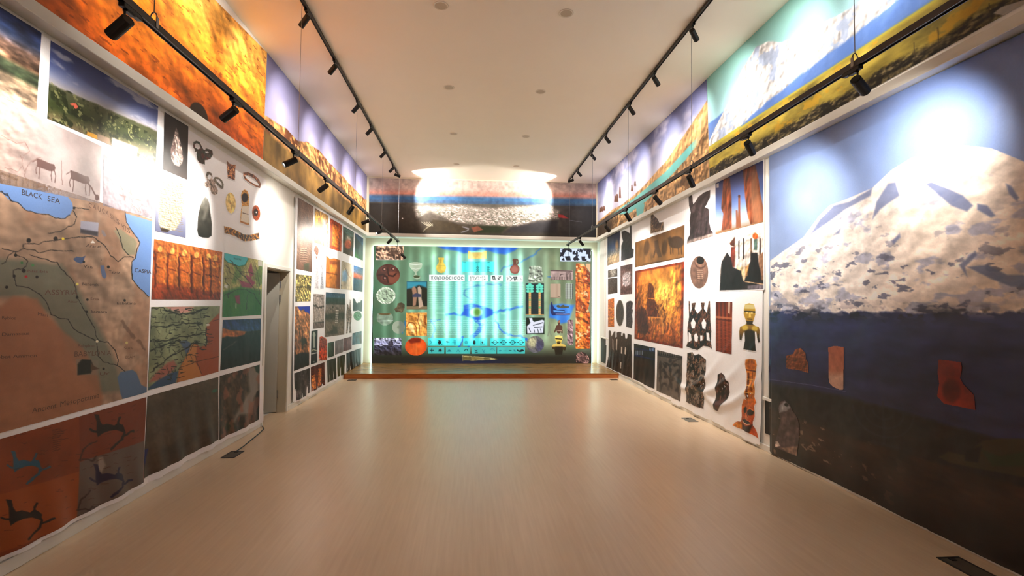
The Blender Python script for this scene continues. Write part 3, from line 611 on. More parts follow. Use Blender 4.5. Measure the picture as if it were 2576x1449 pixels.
cutout('L', k6(718, 548, 745, 580, 780, 590, 802, 588, 798, 640, 795, 738, 760, 725, 728, 712, 722, 640), (168, 112, 78), 'find_photo', banL, 'small square engraved copper plate', gold(3))
cutout('L', k6(875, 665, 920, 660, 980, 685, 1030, 730, 1048, 775, 1040, 812, 1000, 800, 940, 765, 890, 730, 876, 700), (150, 96, 60), 'find_photo', banL, 'gold and copper bangle', gold(5), holes=[k6(888, 690, 930, 690, 990, 725, 1028, 775, 1025, 792, 985, 775, 935, 745, 900, 715)])
cutout('L', ellpts(380 + 755 / 3.813, 260 + 955 / 3.813, 12.5, 26, ang=-.06), (236, 212, 150), 'find_photo', banL, 'round pale gold disc', lambda p: (p.grain(.15, 30, 3, 2), p.ell(380 + 755 / 3.813, 260 + 958 / 3.813, 2, 3, (190, 150, 80))))
cutout('L', k6(853, 880, 865, 840, 888, 826, 915, 840, 930, 880, 930, 960, 925, 1060, 935, 1170, 895, 1160, 845, 1140, 850, 1060, 860, 980), (206, 158, 84), 'find_photo', banL, 'gold pendant with a round black stone', lambda p: (p.relief(.5, 36, 4), p.poly(k6(865, 985, 928, 985, 930, 1150, 850, 1130), (236, 230, 220), .95, 2), p.ell(380 + 890 / 3.813, 260 + 905 / 3.813, 7.8, 11.5, (24, 16, 14), 1, 2), p.line(k6(870, 1050, 925, 1065), 1.5, (80, 50, 30)), p.line(k6(850, 1135, 930, 1165), 3, (190, 130, 60), 1, 1, 2)))
cutout('L', ellpts(380 + 1003 / 3.813, 260 + 1052 / 3.813, 10.5, 19.5, ang=-.08), (150, 78, 40), 'find_photo', banL, 'small oval brown brooch', lambda p: (p.relief(.5, 40, 4), p.ell(380 + 1000 / 3.813, 260 + 1045 / 3.813, 5.5, 9, (30, 16, 14), 1, 2), p.ell(380 + 1003 / 3.813, 260 + 1045 / 3.813, 1.3, 2, (230, 220, 220))))
cutout('L', k6(692, 1178, 760, 1195, 830, 1230, 880, 1258, 945, 1262, 1030, 1240, 1035, 1300, 950, 1320, 880, 1322, 800, 1275, 740, 1255, 695, 1245), (188, 132, 62), 'find_photo', banL, 'gold openwork belt', lambda p: (p.relief(1.0, 34, 4), p.blotch((66, 32, 16), 34, .52, .05, .9, 8), [p.line(k6(x, 1180 + (x - 690) * .3, x - 4, 1250 + (x - 690) * .3), 1.4, (60, 30, 14), .9) for x in range(720, 880, 34)]))

# ------------------------------------------------------------------ LEFT WALL, far white sheet
k3 = K(640, 380, 2.131); k7 = K(780, 500, 4.829); k8 = K(730, 740, 5.174)
banF = sheet('L', [(742, 492), (911, 587), (911, 912), (733, 1030)], 'printed_banner', 'white vinyl banner crowded with small pictures, left wall beyond the door', step=4,
             mask=[(743, 495), (912, 589), (912, 868), (912, 908), (872, 932), (850, 952), (820, 968), (795, 985), (740, 1012), (735, 1008), (738, 960), (738, 925)])
def quickp(plane, quad, base, name, label, ban, fn=None, step=1.4, m=None):
    p = Print(plane, quad, step, base)
    if fn: fn(p)
    return p.build(name, ban, m or M_PRINT, .0025, label)
QF = lambda *a, **k: quickp('L', *a, **k)
def f(p):
    p.grain(.12, 5, 5, 1, ay=.5); p.relief(.2, 14, 4)
    for i in range(14):
        for x in (244, 262):
            p.line(k3(x, 520 + i * 6, x + 16, 522 + i * 6), 1.5, (74, 52, 44) if i % 2 else (206, 186, 168), .8, .8)
    for i in range(26): p.line(k3(228 + 2, 300 + i * 11, 306, 320 + i * 11), .8, (110, 84, 70), .35)
    p.poly(k3(262, 605, 290, 600, 290, 645, 262, 640), (60, 110, 80), .8, 3); p.mix(np.clip((p.T - .75) * 3, 0, .6), (110, 70, 54))
QF(k3(230, 248, 313, 297, 305, 648, 222, 632), (150, 122, 104), 'relief_photo', 'tall brown inscribed rock face', banF, f)
QF(k7(55, 115, 215, 205, 210, 585, 45, 530), (188, 150, 84), 'relief_photo', 'yellow and white peeling wall painting', banF, lambda p: (p.poly(k7(60, 130, 130, 170, 125, 560, 50, 530), (226, 178, 50), .8, 6), p.poly(k7(150, 240, 205, 260, 205, 580, 135, 560), (196, 182, 180), .9, 8), p.relief(.4, 12, 3), p.blotch((110, 80, 60), 9, .6, .06, .7, 9)))
QF(k7(238, 235, 385, 320, 375, 645, 230, 600), (184, 84, 24), 'relief_photo', 'orange framed relief', banF, lambda p: (p.poly(k7(262, 300, 350, 340, 340, 600, 250, 560), (226, 140, 44), .8, 6), p.line(k7(262, 290, 360, 345, 350, 610, 250, 570, 262, 290), 2, (130, 46, 10), .8, 2), p.relief(.4, 12, 5)))
QF(k7(398, 330, 527, 405, 520, 708, 395, 655), (44, 54, 40), 'landscape_photo', 'orange blossom before dark trees', banF, lambda p: (p.poly(k7(400, 335, 525, 405, 525, 470, 480, 460, 450, 440, 410, 400), (112, 142, 140), .9, 4), p.poly(k7(435, 440, 480, 460, 500, 500, 480, 560, 430, 540), (190, 180, 170), .9, 6), p.ell(780 + 455 / 4.83, 500 + 555 / 4.83, 9, 12, (196, 96, 60), .9, 5), p.poly(k7(398, 600, 520, 640, 520, 705, 395, 655), (88, 72, 62), .9, 4), p.relief(.4, 14, 5)))
QF(k7(540, 415, 642, 480, 638, 750, 535, 710), (44, 74, 90), 'landscape_photo', 'blue sky over a green meadow', banF, lambda p: (p.grad([(0, (40, 78, 120)), (.3, (80, 130, 160)), (.5, (50, 74, 90)), (.7, (44, 80, 70)), (1, (50, 100, 50))]), p.poly(k7(540, 430, 575, 500, 640, 570, 640, 640, 540, 600), (30, 44, 60), .8, 4), p.grain(.2, 10, 4, 3)))
cutout('L', ellpts(780 + 70 / 4.83, 500 + 635 / 4.83, 6.2, 13.5) [:14] + k7(60, 700, 72, 750, 80, 700) + ellpts(780 + 70 / 4.83, 500 + 635 / 4.83, 6.2, 13.5)[14:], (140, 92, 70), 'find_photo', banF, 'brown round-headed mirror', lambda p: p.relief(.7, 30, 4))
cutout('L', k7(62, 800, 80, 795, 90, 820, 85, 850, 96, 880, 96, 1095, 58, 1088, 60, 860), (206, 200, 204), 'find_photo', banF, 'pale dagger, left of two', lambda p: p.relief(.3, 20, 4))
cutout('L', k7(143, 675, 150, 680, 158, 800, 152, 860, 158, 1096, 118, 1090, 135, 860, 128, 800), (176, 176, 184), 'find_photo', banF, 'grey dagger, right of two', lambda p: p.relief(.4, 20, 4))
QF(k7(190, 690, 362, 745, 358, 1095, 182, 1078), (196, 122, 50), 'artifact_photo', 'open orange box', banF, lambda p: (p.poly(k7(192, 690, 235, 730, 290, 722, 362, 745, 360, 720, 200, 660), (240, 236, 232)), p.poly(k7(230, 750, 330, 765, 330, 800, 235, 790), (150, 80, 30), .9, 2), p.poly(k7(230, 800, 325, 815, 320, 900, 225, 890), (226, 160, 76), .9, 3), p.poly(k7(330, 760, 362, 760, 358, 1090, 320, 1080), (150, 84, 34), .8, 3), p.line(k7(190, 895, 320, 925), 2, (120, 60, 20)), p.ell(780 + 247 / 4.83, 500 + 958 / 4.83, 4, 3, (110, 54, 20)), p.poly(k7(188, 930, 230, 900, 310, 925, 310, 1080, 185, 1070), (236, 166, 76), .6, 4), p.grain(.12, 12, 4, 3)))
QF(k7(378, 750, 515, 800, 510, 1112, 368, 1095), (206, 196, 178), 'printed_map', 'pale tan and blue map', banF, lambda p: (p.poly(k7(390, 880, 440, 860, 450, 960, 430, 1010, 385, 1000), (160, 196, 226), .9, 5), p.grain(.1, 10, 4, 3), [p.line(k7(390 + 12 * i, 800 + 20 * i, 420 + 10 * i, 830 + 22 * i), 1, (150, 120, 100), .6, 1, 2, i) for i in range(9)], p.poly(k7(375, 1048, 385, 1050, 384, 1062, 375, 1060), (60, 50, 44))))
QF(k7(525, 808, 640, 845, 633, 1132, 520, 1112), (50, 80, 100), 'landscape_photo', 'orange sunset over blue water', banF, lambda p: (p.grad([(0, (70, 116, 160)), (.25, (110, 120, 140)), (.36, (214, 120, 84)), (.48, (150, 90, 76)), (.52, (56, 90, 110)), (1, (36, 66, 84))]), p.grain(.15, 10, 4, 3, ay=3)))
QF(k3(218, 660, 303, 668, 298, 805, 216, 807), (176, 160, 104), 'relief_photo', 'yellowish carved relief of winged beasts', banF, lambda p: (p.relief(1.1, 13, 5), p.blotch((84, 70, 34), 13, .56, .08, .8, 8), [p.line(k3(218, 732 + i * 10, 300, 736 + i * 10), 1.6, (110, 92, 50)) for i in (0, 1)]))
def f(p):
    p.grain(.25, 4, 5, 6); p.relief(.7, 7, 4)
    p.poly(k8(85, 158, 250, 155, 248, 270, 225, 240, 190, 230, 165, 190, 140, 215, 110, 200), (44, 56, 178), 1, 2)
    p.poly(k8(130, 590, 165, 570, 205, 590, 195, 630, 165, 660, 160, 720, 148, 720, 145, 650), (60, 60, 36), .9, 4); p.poly(k8(45, 800, 130, 765, 240, 760, 240, 925, 40, 1000), (26, 20, 16), .97, 4); p.line(k8(155, 480, 155, 580), 1.5, (60, 44, 34))
QF(k8(55, 160, 250, 155, 240, 925, 40, 1000), (170, 122, 84), 'landscape_photo', 'orange cliff under a deep blue sky', banF, f, step=1.6)
QF(k8(297, -5, 437, 5, 432, 435, 292, 452), (176, 164, 158), 'relief_photo', 'grey stone capital with scrolls', banF, lambda p: (p.grain(.1, 10, 4, 4), p.line(k8(300, 20, 350, 30, 420, 25), 2, (100, 86, 80)), p.line(k8(298, 140, 315, 155, 330, 140, 345, 170, 360, 180, 380, 165, 395, 180, 410, 155, 432, 165), 3, (74, 58, 52), .9, 1.5), p.line(k8(300, 150, 312, 375), 1.5, (130, 116, 110), .8), p.poly(k8(292, 385, 432, 360, 432, 435, 292, 452), (120, 100, 98), .8, 3), p.line(k8(298, 375, 430, 362), 2.5, (70, 60, 60)), p.relief(.3, 14, 4)))
def f(p):
    p.grad([(0, (66, 92, 122)), (.1, (80, 110, 130)), (.14, (50, 68, 60)), (.26, (56, 66, 56)), (.28, (150, 136, 130)), (.45, (128, 114, 104)), (.55, (84, 76, 66)), (.7, (130, 116, 104)), (1, (140, 124, 112))])
    p.poly(k8(450, 280, 520, 260, 600, 240, 705, 245, 705, 320, 560, 325, 450, 330), (64, 58, 48), .8, 4); p.poly(k8(460, 500, 540, 470, 555, 410, 600, 430, 620, 510, 560, 520, 460, 520), (64, 54, 44), .9, 5)
    for i in range(8): p.line(k8(590 - i, 212 + 22 * i, 618 - i, 210 + 22 * i), 2.2, (214, 206, 200)); 
    p.line(k8(450, 110, 500, 115, 560, 130, 620, 115, 700, 112), 2, (90, 74, 68), .8, 1.5, 3); p.poly(k8(540, 150, 555, 145, 562, 180, 538, 182), (84, 70, 60)); p.relief(.3, 10, 4)
QF(k7(185, 1135, 422, 1155) + k8(700, 525, 440, 560), (130, 116, 104), 'landscape_photo', 'excavated site with a striped scale pole', banF, f)
cutout('L', k8(735, 120, 750, 140, 755, 180, 765, 160, 772, 70, 780, 80, 783, 170, 795, 270, 790, 350, 780, 400, 792, 500, 762, 506, 768, 400, 760, 330, 750, 400, 740, 505, 722, 512, 728, 380, 722, 280, 730, 200), (132, 116, 108), 'find_photo', banF, 'pair of thin crossing bronze figures', lambda p: p.relief(.9, 18, 4))
cutout('L', k8(812, 55, 835, 65, 855, 112, 868, 118, 885, 105, 905, 110, 920, 78, 935, 82, 932, 225, 812, 218), (62, 78, 80), 'find_photo', banF, 'dark crown-shaped fragment', lambda p: p.grain(.2, 20, 3, 4))
cutout('L', ellpts(730 + 872 / 5.174, 740 + 282 / 5.174, 10.3, 11.8), (104, 150, 116), 'find_photo', banF, 'green round disc', lambda p: p.relief(.5, 18, 4))
QF(k8(805, 510, 925, 480, 925, 640, 800, 662), (84, 112, 122), 'landscape_photo', 'blue-green sea picture', banF, lambda p: (p.grain(.3, 6, 4, 4), p.poly(k8(900, 530, 926, 530, 926, 640, 905, 640), (110, 80, 74), .8, 4)))
QF(k8(270, 480, 352, 465, 345, 890, 262, 915), (36, 44, 34), 'artifact_photo', 'pale cup against dark green', banF, lambda p: (p.line(k8(305, 500, 305, 690), 4, (214, 216, 206), .9, 2), p.ell(730 + 305 / 5.174, 740 + 530 / 5.174, 4, 5, (190, 200, 190), .9, 2), p.line(k8(268, 735, 300, 712, 345, 735), 3, (196, 200, 180), .9, 1.5, 2), p.line(k8(264, 780, 348, 762), 2.2, (222, 222, 222)), p.poly(k8(262, 785, 348, 768, 345, 890, 262, 915), (22, 22, 24), .9), p.ell(730 + 300 / 5.174, 740 + 880 / 5.174, 3, 2, (180, 180, 180), .8)))
cutout('L', k8(376, 560, 400, 548, 440, 565, 470, 592, 468, 855, 400, 865, 366, 870, 370, 700), (180, 76, 40), 'artifact_photo', banF, 'orange clay jar', lambda p: (p.ell(730 + 425 / 5.174, 740 + 780 / 5.174, 9, 16, (222, 96, 40), .8, 5), p.poly(k8(372, 560, 470, 590, 440, 700, 380, 690), (150, 84, 66), .8, 6), p.line(k8(368, 840, 385, 868), 4, (220, 190, 170)), p.relief(.5, 14, 4)))
QF(k8(480, 635, 568, 615, 562, 805, 475, 830), (70, 92, 66), 'landscape_photo', 'dark green field picture', banF, lambda p: (p.poly(k8(480, 635, 545, 620, 510, 700, 475, 830), (70, 130, 90), .8, 5), p.grain(.2, 12, 4, 3)))
QF(k8(580, 610, 685, 580, 683, 755, 575, 790), (142, 136, 134), 'aerial_photo', 'small pale grey picture', banF, lambda p: p.grain(.12, 12, 4, 3))
QF(k8(688, 578, 795, 550, 792, 718, 685, 745), (134, 100, 92), 'aerial_photo', 'small brown-red picture', banF, lambda p: p.grain(.18, 9, 4, 3))
QF(k8(45, 1030, 248, 960, 240, 1285, 58, 1395), (92, 84, 86), 'aerial_photo', 'dark grey rocky picture at the lower left', banF, lambda p: (p.grain(.3, 5, 5, 3), p.relief(.5, 10, 3), p.blotch((28, 28, 30), 6, .54, .08, .8, 5)))
QF(k8(262, 950, 438, 885, 432, 1180, 262, 1270), (104, 40, 26), 'relief_photo', 'red picture with two golden carved panels', banF, lambda p: (p.poly(k8(272, 1060, 312, 1042, 312, 1230, 268, 1250), (206, 130, 74), 1, 2), p.poly(k8(358, 975, 402, 965, 395, 1180, 345, 1200), (206, 130, 74), 1, 2), p.relief(.7, 16, 4)))
QF(k8(470, 865, 590, 825, 580, 1100, 468, 1152), (66, 74, 62), 'aerial_photo', 'dark grey-green picture, left of the olive one', banF, lambda p: p.grain(.2, 6, 4, 3))
QF(k8(605, 815, 705, 785, 692, 1040, 596, 1082), (78, 80, 34), 'aerial_photo', 'olive green picture', banF, lambda p: p.grain(.2, 6, 4, 3))
QF(k8(722, 770, 915, 700, 915, 905, 712, 1018), (52, 48, 42), 'landscape_photo', 'large dark picture beside the stage', banF, lambda p: p.grain(.2, 6, 4, 3))

# ------------------------------------------------------------------ RIGHT WALL, white sheet of finds
kC = K(1480, 560, 3.45); kA = K(1560, 540, 3.018); kB = K(1700, 390, 2.842); kD = K(1480, 380, 1.858); kE = K(1660, 1020, 8.587)
banR = sheet('R', [(1527, 588), (1925, 396), (1916, 1128), (1524, 925)], 'printed_banner', 'large white vinyl banner of statues and reliefs on the right wall', step=4,
             mask=[(1527, 588), (1925, 396), (1923, 1000), (1919, 1060), (1914, 1122)] + kE(2170, 860, 1900, 710, 1680, 600, 1250, 375, 780, 150, 450, 0) + [(1680, 1003), (1640, 982), (1600, 956), (1565, 935), (1535, 925), (1526, 919)])
QR = lambda *a, **k: quickp('R', *a, **k)
CR = lambda pts, base, label, fn=None, **k: cutout('R', pts, base, 'statue_photo', banR, label, fn, **k)
QR(kC(168, 125, 277, 68, 272, 340, 168, 375), (40, 46, 84), 'landscape_photo', 'tower of rock under a dark blue sky', banR, lambda p: (p.grad([(0, (30, 34, 78)), (.35, (40, 56, 100)), (.6, (96, 96, 96)), (.75, (150, 132, 104)), (1, (140, 122, 100))]), p.ell(1480 + 252 / 3.45, 560 + 190 / 3.45, 4, 12, (170, 128, 80), .8, 4), p.relief(.4, 9, 4, m=(p.T > .5) * 1.0)))
CR(kC(292, 80, 320, 68, 350, 85, 362, 95, 365, 25, 378, 28, 380, 225, 398, 230, 395, 300, 288, 335, 290, 200, 305, 160, 295, 120), (58, 50, 54), 'dark stone beast seen from behind, far end', lambda p: p.relief(.7, 9, 4))
QR(kC(173, 415, 255, 398, 256, 468, 173, 478), (74, 72, 70), 'relief_photo', 'dark arched relief', banR, lambda p: (p.ell(1480 + 215 / 3.45, 560 + 435 / 3.45, 8, 10, (130, 126, 120), .8, 3), p.relief(.8, 13, 4)))
QR(kC(173, 486, 256, 476, 256, 610, 173, 622), (62, 60, 60), 'relief_photo', 'dark grey carved slab', banR, lambda p: (p.relief(.8, 11, 9)))
QR(kC(282, 378, 385, 358, 383, 618, 282, 625), (122, 96, 94), 'relief_photo', 'lion relief framed in a fluted border', banR, lambda p: (p.poly(kC(300, 455, 330, 430, 365, 425, 372, 530, 330, 555, 300, 545), (206, 196, 200), .9, 4), [p.line(kC(288 + 14 * i, 565, 288 + 14 * i, 612), 2, (80, 56, 60), .8) for i in range(7)], [p.line(kC(288 + 14 * i, 385 - 3 * i, 288 + 14 * i, 418 - 3 * i), 2, (80, 56, 60), .8) for i in range(7)], p.relief(.5, 12, 4)))
QR(kC(173, 668, 228, 655, 228, 905, 173, 905), (190, 118, 52), 'relief_photo', 'orange carved panel in three bands', banR, lambda p: ([p.line(kC(173, y, 228, y), 2, (226, 170, 96)) for y in (748, 830)], p.relief(.5, 14, 4)))
CR(ellpts(1480 + 278 / 3.45, 560 + 785 / 3.45, 10, 33), (104, 98, 82), 'dark oval bronze dish', lambda p: (p.ell(1480 + 278 / 3.45, 560 + 785 / 3.45, 8, 29, (78, 74, 62), .9, 2), p.relief(.4, 12, 4)))
CR(kC(332, 700, 345, 685, 365, 678, 385, 685, 390, 700, 384, 745, 390, 760, 383, 800, 388, 860, 380, 918, 332, 905), (76, 66, 64), 'small dark carved pillar', lambda p: p.relief(.8, 12, 4))
CR(kC(180, 945, 188, 935, 200, 945, 203, 990, 215, 970, 228, 945, 238, 945, 240, 1000, 250, 990, 250, 955, 270, 948, 290, 952, 288, 980, 300, 985, 305, 960, 320, 962, 326, 1010, 340, 1005, 345, 965, 360, 970, 378, 975, 378, 1100, 385, 1160, 388, 1355, 270, 1300, 165, 1250, 180, 1150), (58, 46, 44), 'group of dark tall carved figures at the far end', lambda p: (p.relief(.8, 8, 4), [p.poly(q, (226, 214, 204), .9) for q in (kC(248, 1010, 255, 1010, 252, 1110, 243, 1100), kC(288, 1078, 300, 1080, 298, 1140, 286, 1135), kC(322, 1080, 332, 1085, 328, 1145, 318, 1140), kC(213, 1010, 220, 1015, 222, 1105, 214, 1100), kC(280, 1210, 292, 1210, 288, 1270, 280, 1262))]))
CR(kA(238, 0, 250, -8, 262, 8, 285, 30, 300, 60, 332, 55, 332, 118, 235, 145, 236, 60), (110, 92, 78), 'small seated lion, right under the ledge', lambda p: (p.poly(kA(236, 60, 332, 55, 332, 118, 235, 145), (146, 122, 98), .7), p.ell(1560 + 285 / 3.018, 540 + 62 / 3.018, 11, 15, (84, 66, 58), .9, 4), p.relief(.7, 14, 4)))
def f(p):
    p.grain(.15, 5, 5, 3); dkb = (60, 40, 22)
    p.ell(1560 + 430 / 3.018, 540 + 210 / 3.018, 19, 15, dkb, .85, 3); p.poly(kA(365, 180, 385, 160, 405, 200, 400, 250, 380, 240), dkb, .8, 3)
    for x in (385, 402, 445, 468): p.line(kA(x, 245, x + 4, 300), 2.5, dkb, .8)
    for x in (205, 340): p.ell(1560 + x / 3.018, 540 + 250 / 3.018, 7, 19, (74, 50, 26), .8, 3, .1)
    p.poly(kA(265, 200, 290, 190, 300, 250, 320, 320, 295, 325, 275, 280, 262, 330, 250, 325, 268, 260), (84, 58, 30), .8, 2)
    for i in range(24): p.line(kA(178 + i * 13, 378 - i * 2.2, 186 + i * 13, 376 - i * 2.2), 2, (62, 44, 26), .8)
QR(kA(118, 212, 493, 78, 490, 325, 118, 400), (126, 92, 52), 'relief_photo', 'brown painted frieze with a camel', banR, f, step=1.5)
def f(p):
    cx, cy = 1560 + 340 / 3.018, 540 + 600 / 3.018
    r = np.hypot((p.X - cx) / 60, (p.Y - cy) / 85); p.C = np.stack([np.interp(r, [0, .6, 1.2, 2], [244, 212, 172, 144]), np.interp(r, [0, .6, 1.2, 2], [196, 148, 104, 76]), np.interp(r, [0, .6, 1.2, 2], [104, 66, 50, 36])], -1)
    p.grain(.25, 5, 5, 4); brd = np.minimum(np.minimum(p.S, 1 - p.S), np.minimum(p.T, 1 - p.T) * 1.4); p.mix(np.clip((.05 - brd) / .02, 0, 1) * .85, (128, 48, 16))
    p.poly(kA(215, 540, 225, 518, 245, 525, 262, 560, 265, 640, 290, 700, 285, 780, 215, 775, 205, 700), (96, 46, 18), .85, 3); p.line(kA(218, 635, 268, 640), 2, (214, 140, 60))
    p.poly(kA(130, 740, 165, 700, 200, 720, 215, 780, 225, 900, 135, 900), (66, 30, 12), .75, 6)
    p.relief(.4, 7, 6, m=np.clip((p.Y - (540 + 480 / 3.018)) / 30, 0, 1)); p.relief(.45, 4, 16, m=np.clip((p.X - (1560 + 350 / 3.018)) / 20, 0, 1) * np.clip(((540 + 620 / 3.018) - p.Y) / 20, 0, 1))
    for i in range(34):
        x = 220 + rr.uniform(0, 240); y = 620 + rr.uniform(0, 260); p.line(kA(x, y, x + rr.uniform(-8, 12), y + rr.uniform(20, 80)), rr.uniform(1, 3), rr.choice(((252, 200, 96), (84, 38, 14), (110, 52, 20))), .65, 1.5, 3, i)
    p.line(kA(215, 775, 320, 785, 330, 900), 3, (236, 170, 90), .8, 1.5, 1.5)
QR(kA(118, 428, 490, 355, 480, 1015, 112, 942), (180, 100, 40), 'painting_print', 'large glowing orange picture of a ruined tower', banR, f, step=1.5)
QR(kA(108, 978, 270, 1012, 265, 1325, 108, 1245), (48, 42, 44), 'landscape_photo', 'dark blue and brown picture of a building', banR, lambda p: (p.grain(.3, 6, 4, 4), p.poly(kA(112, 1100, 230, 1095, 230, 1160, 112, 1150), (88, 54, 36), .6, 8), [p.line(kA(125 + 12 * i, 1035, 125 + 12 * i, 1062), 2.4, (150, 170, 196), .8) for i in range(5)], p.line(kA(110, 1015, 268, 1040), 3, (40, 46, 104), .9), p.line(kA(110, 1065, 268, 1100), 3, (36, 46, 110), .9), [p.poly(kA(x, 1012, x + 10, 1014, x + 10, 1035, x, 1032), (130, 160, 200)) for x in (228, 243, 255)]))
def f(p):
    p.grain(.1, 10, 4, 4)
    for i in range(11): p.poly([kA(290 + i * 17, 1062 + i * 3, 306 + i * 17, 1066 + i * 3, 298 + i * 17, 1034 + i * 3)[j] for j in range(3)], (52, 46, 48))
    p.line(kA(285, 1066, 476, 1105), 2, (60, 54, 54)); dk2 = (66, 60, 60)
    for l in (kA(345, 1120, 385, 1140, 420, 1110), kA(330, 1180, 370, 1240, 400, 1320), kA(440, 1180, 400, 1240, 370, 1330), kA(310, 1120, 305, 1200, 320, 1290, 310, 1340), kA(455, 1150, 460, 1230, 445, 1300, 455, 1380), kA(385, 1140, 385, 1240), kA(350, 1150, 330, 1140), kA(420, 1150, 440, 1140), kA(340, 1280, 360, 1300)): p.line(l, 5, dk2, .8, 2, 3)
    for x, y in ((350, 1150), (420, 1140), (385, 1110), (330, 1180), (445, 1190), (310, 1160), (312, 1240), (458, 1270), (350, 1230), (410, 1250), (320, 1300), (440, 1330), (385, 1180)): p.ell(1560 + x / 3.018, 540 + y / 3.018, 4, 5, dk2, .9, 2, .6)
QR(kA(285, 1028, 478, 1075, 468, 1418, 283, 1335), (118, 108, 102), 'relief_photo', 'grey stone relief of beasts under a row of triangles', banR, f)
CR(kB(97, 292, 108, 285, 123, 290, 126, 330, 130, 352, 145, 335, 165, 300, 205, 268, 250, 250, 248, 305, 235, 330, 228, 352, 212, 372, 238, 385, 245, 420, 243, 480, 255, 535, 270, 550, 270, 582, 83, 636, 88, 600, 105, 570, 108, 520, 104, 470, 112, 410, 100, 360), (58, 48, 50), 'dark stone winged bull', lambda p: (p.poly(kB(83, 612, 270, 558, 272, 584, 80, 640), (146, 132, 126), .9, 3), p.line(kB(135, 370, 180, 420, 170, 560), 2.5, (96, 82, 84), .7, 3), p.line(kB(240, 262, 210, 340), 2, (90, 78, 80), .7, 3), p.ell(1700 + 125 / 2.842, 390 + 385 / 2.842, 4.5, 6, (96, 84, 84), .8, 3), p.line(kB(150, 350, 240, 270), 2, (34, 28, 32), .8), p.relief(.5, 7, 4)))
def f(p):
    p.grad([(0, (62, 74, 128)), (.5, (110, 132, 180)), (.85, (176, 190, 208)), (1, (150, 130, 110))])
    b1 = kB(345, 175, 390, 160, 402, 300, 405, 530, 330, 545, 345, 420, 330, 380); b2 = kB(485, 110, 575, 70, 600, 180, 612, 280, 632, 380, 632, 480, 540, 495, 520, 440, 500, 300)
    for b in (b1, b2):
        m = p.m_poly(b, 2); p.mix(m, (134, 76, 48)); p.relief(.6, 6, 4, m=m, ay=.5)
    m = p.m_poly(kB(545, 120, 580, 110, 600, 250, 632, 400, 632, 480, 560, 490, 540, 300), 8); p.mix(m * .7, (166, 126, 98))
    for x, y0 in ((457, 290), (440, 395)): p.poly(kB(x - 7, y0, x + 7, y0, x + 12, 520, x - 6, 522), (142, 92, 66), 1, 1)
    p.ell(1700 + 457 / 2.842, 390 + 295 / 2.842, 3, 4, (90, 54, 40)); p.poly(kB(288, 555, 330, 540, 500, 510, 632, 470, 632, 482, 288, 570), (146, 116, 88), 1, 2)
    p.poly(kB(295, 205, 312, 200, 312, 232, 296, 236), (200, 190, 190))
QR(kB(288, 198, 630, 38, 632, 480, 288, 568), (100, 120, 170), 'landscape_photo', 'tall ruined columns against a blue sky', banR, f, step=1.5)
CR(kB(380, 610, 400, 585, 428, 582, 440, 620, 520, 560, 632, 530, 635, 960, 315, 970, 322, 910, 318, 850, 330, 770, 345, 725, 372, 695, 395, 730, 400, 660), (206, 196, 190), 'porch with dark stone lions and statues', lambda p: (
    [p.line(kB(x, 600, x, 740), 3.5, c, 1, 1.5) for x, c in ((455, (74, 70, 74)), (490, (60, 50, 50)), (610, (64, 44, 36)), (545, (110, 84, 66)))],
    p.poly(kB(380, 640, 428, 585, 425, 655), (96, 56, 44), 1, 2), p.poly(kB(385, 660, 430, 655, 425, 800, 405, 800), (120, 60, 48), 1, 3), p.ell(1700 + 575 / 2.842, 390 + 580 / 2.842, 7, 8, (206, 96, 40), 1, 2), p.poly(kB(565, 600, 590, 600, 590, 680, 565, 680), (96, 120, 112), 1, 2),
    p.poly(kB(600, 720, 635, 690, 635, 920, 600, 900), (150, 116, 92), 1, 3), p.poly(kB(545, 700, 590, 700, 600, 780, 615, 850, 615, 905, 495, 905, 525, 790, 540, 760), (34, 28, 32), 1, 3), p.poly(kB(440, 800, 490, 795, 495, 900, 440, 900), (214, 190, 150), .9, 4), p.poly(kB(500, 800, 530, 780, 520, 860, 500, 880), (196, 150, 96), .9, 4),
    p.poly(kB(330, 770, 372, 695, 400, 735, 410, 800, 470, 830, 490, 920, 480, 965, 320, 968), (40, 34, 38), 1, 3), p.poly(kB(480, 905, 632, 895, 635, 960, 480, 965), (56, 46, 48), 1, 2), p.poly(kB(520, 935, 635, 920, 635, 958, 520, 958), (150, 140, 150), .8, 3), p.line(kB(500, 905, 635, 925), 2.5, (196, 170, 140)), p.relief(.3, 7, 4)), step=1.4)
CR(ellpts(1700 + 172 / 2.842, 390 + 838 / 2.842, 22.5, 41), (132, 104, 92), 'round brown bronze mirror-like plaque with a ring', lambda p: (p.ell(1700 + 182 / 2.842, 390 + 765 / 2.842, 15, 17, (104, 76, 66), 1, 2), p.ell(1700 + 182 / 2.842, 390 + 762 / 2.842, 13, 14, (152, 120, 104), 1, 1.5), p.ell(1700 + 180 / 2.842, 390 + 752 / 2.842, 9.5, 10, (36, 22, 20), 1, 2), [p.line(kB(155, 825 + i * 14, 195, 825 + i * 14), 1.5, (190, 166, 146), .8) for i in range(5)], p.line(kB(156, 820, 156, 885, 190, 895), 1.5, (84, 60, 54), .8), p.grain(.12, 18, 3, 4)))
def f(p):
    p.relief(1.0, 20, 4); p.blotch((40, 22, 16), 16, .5, .06, .85, 6)
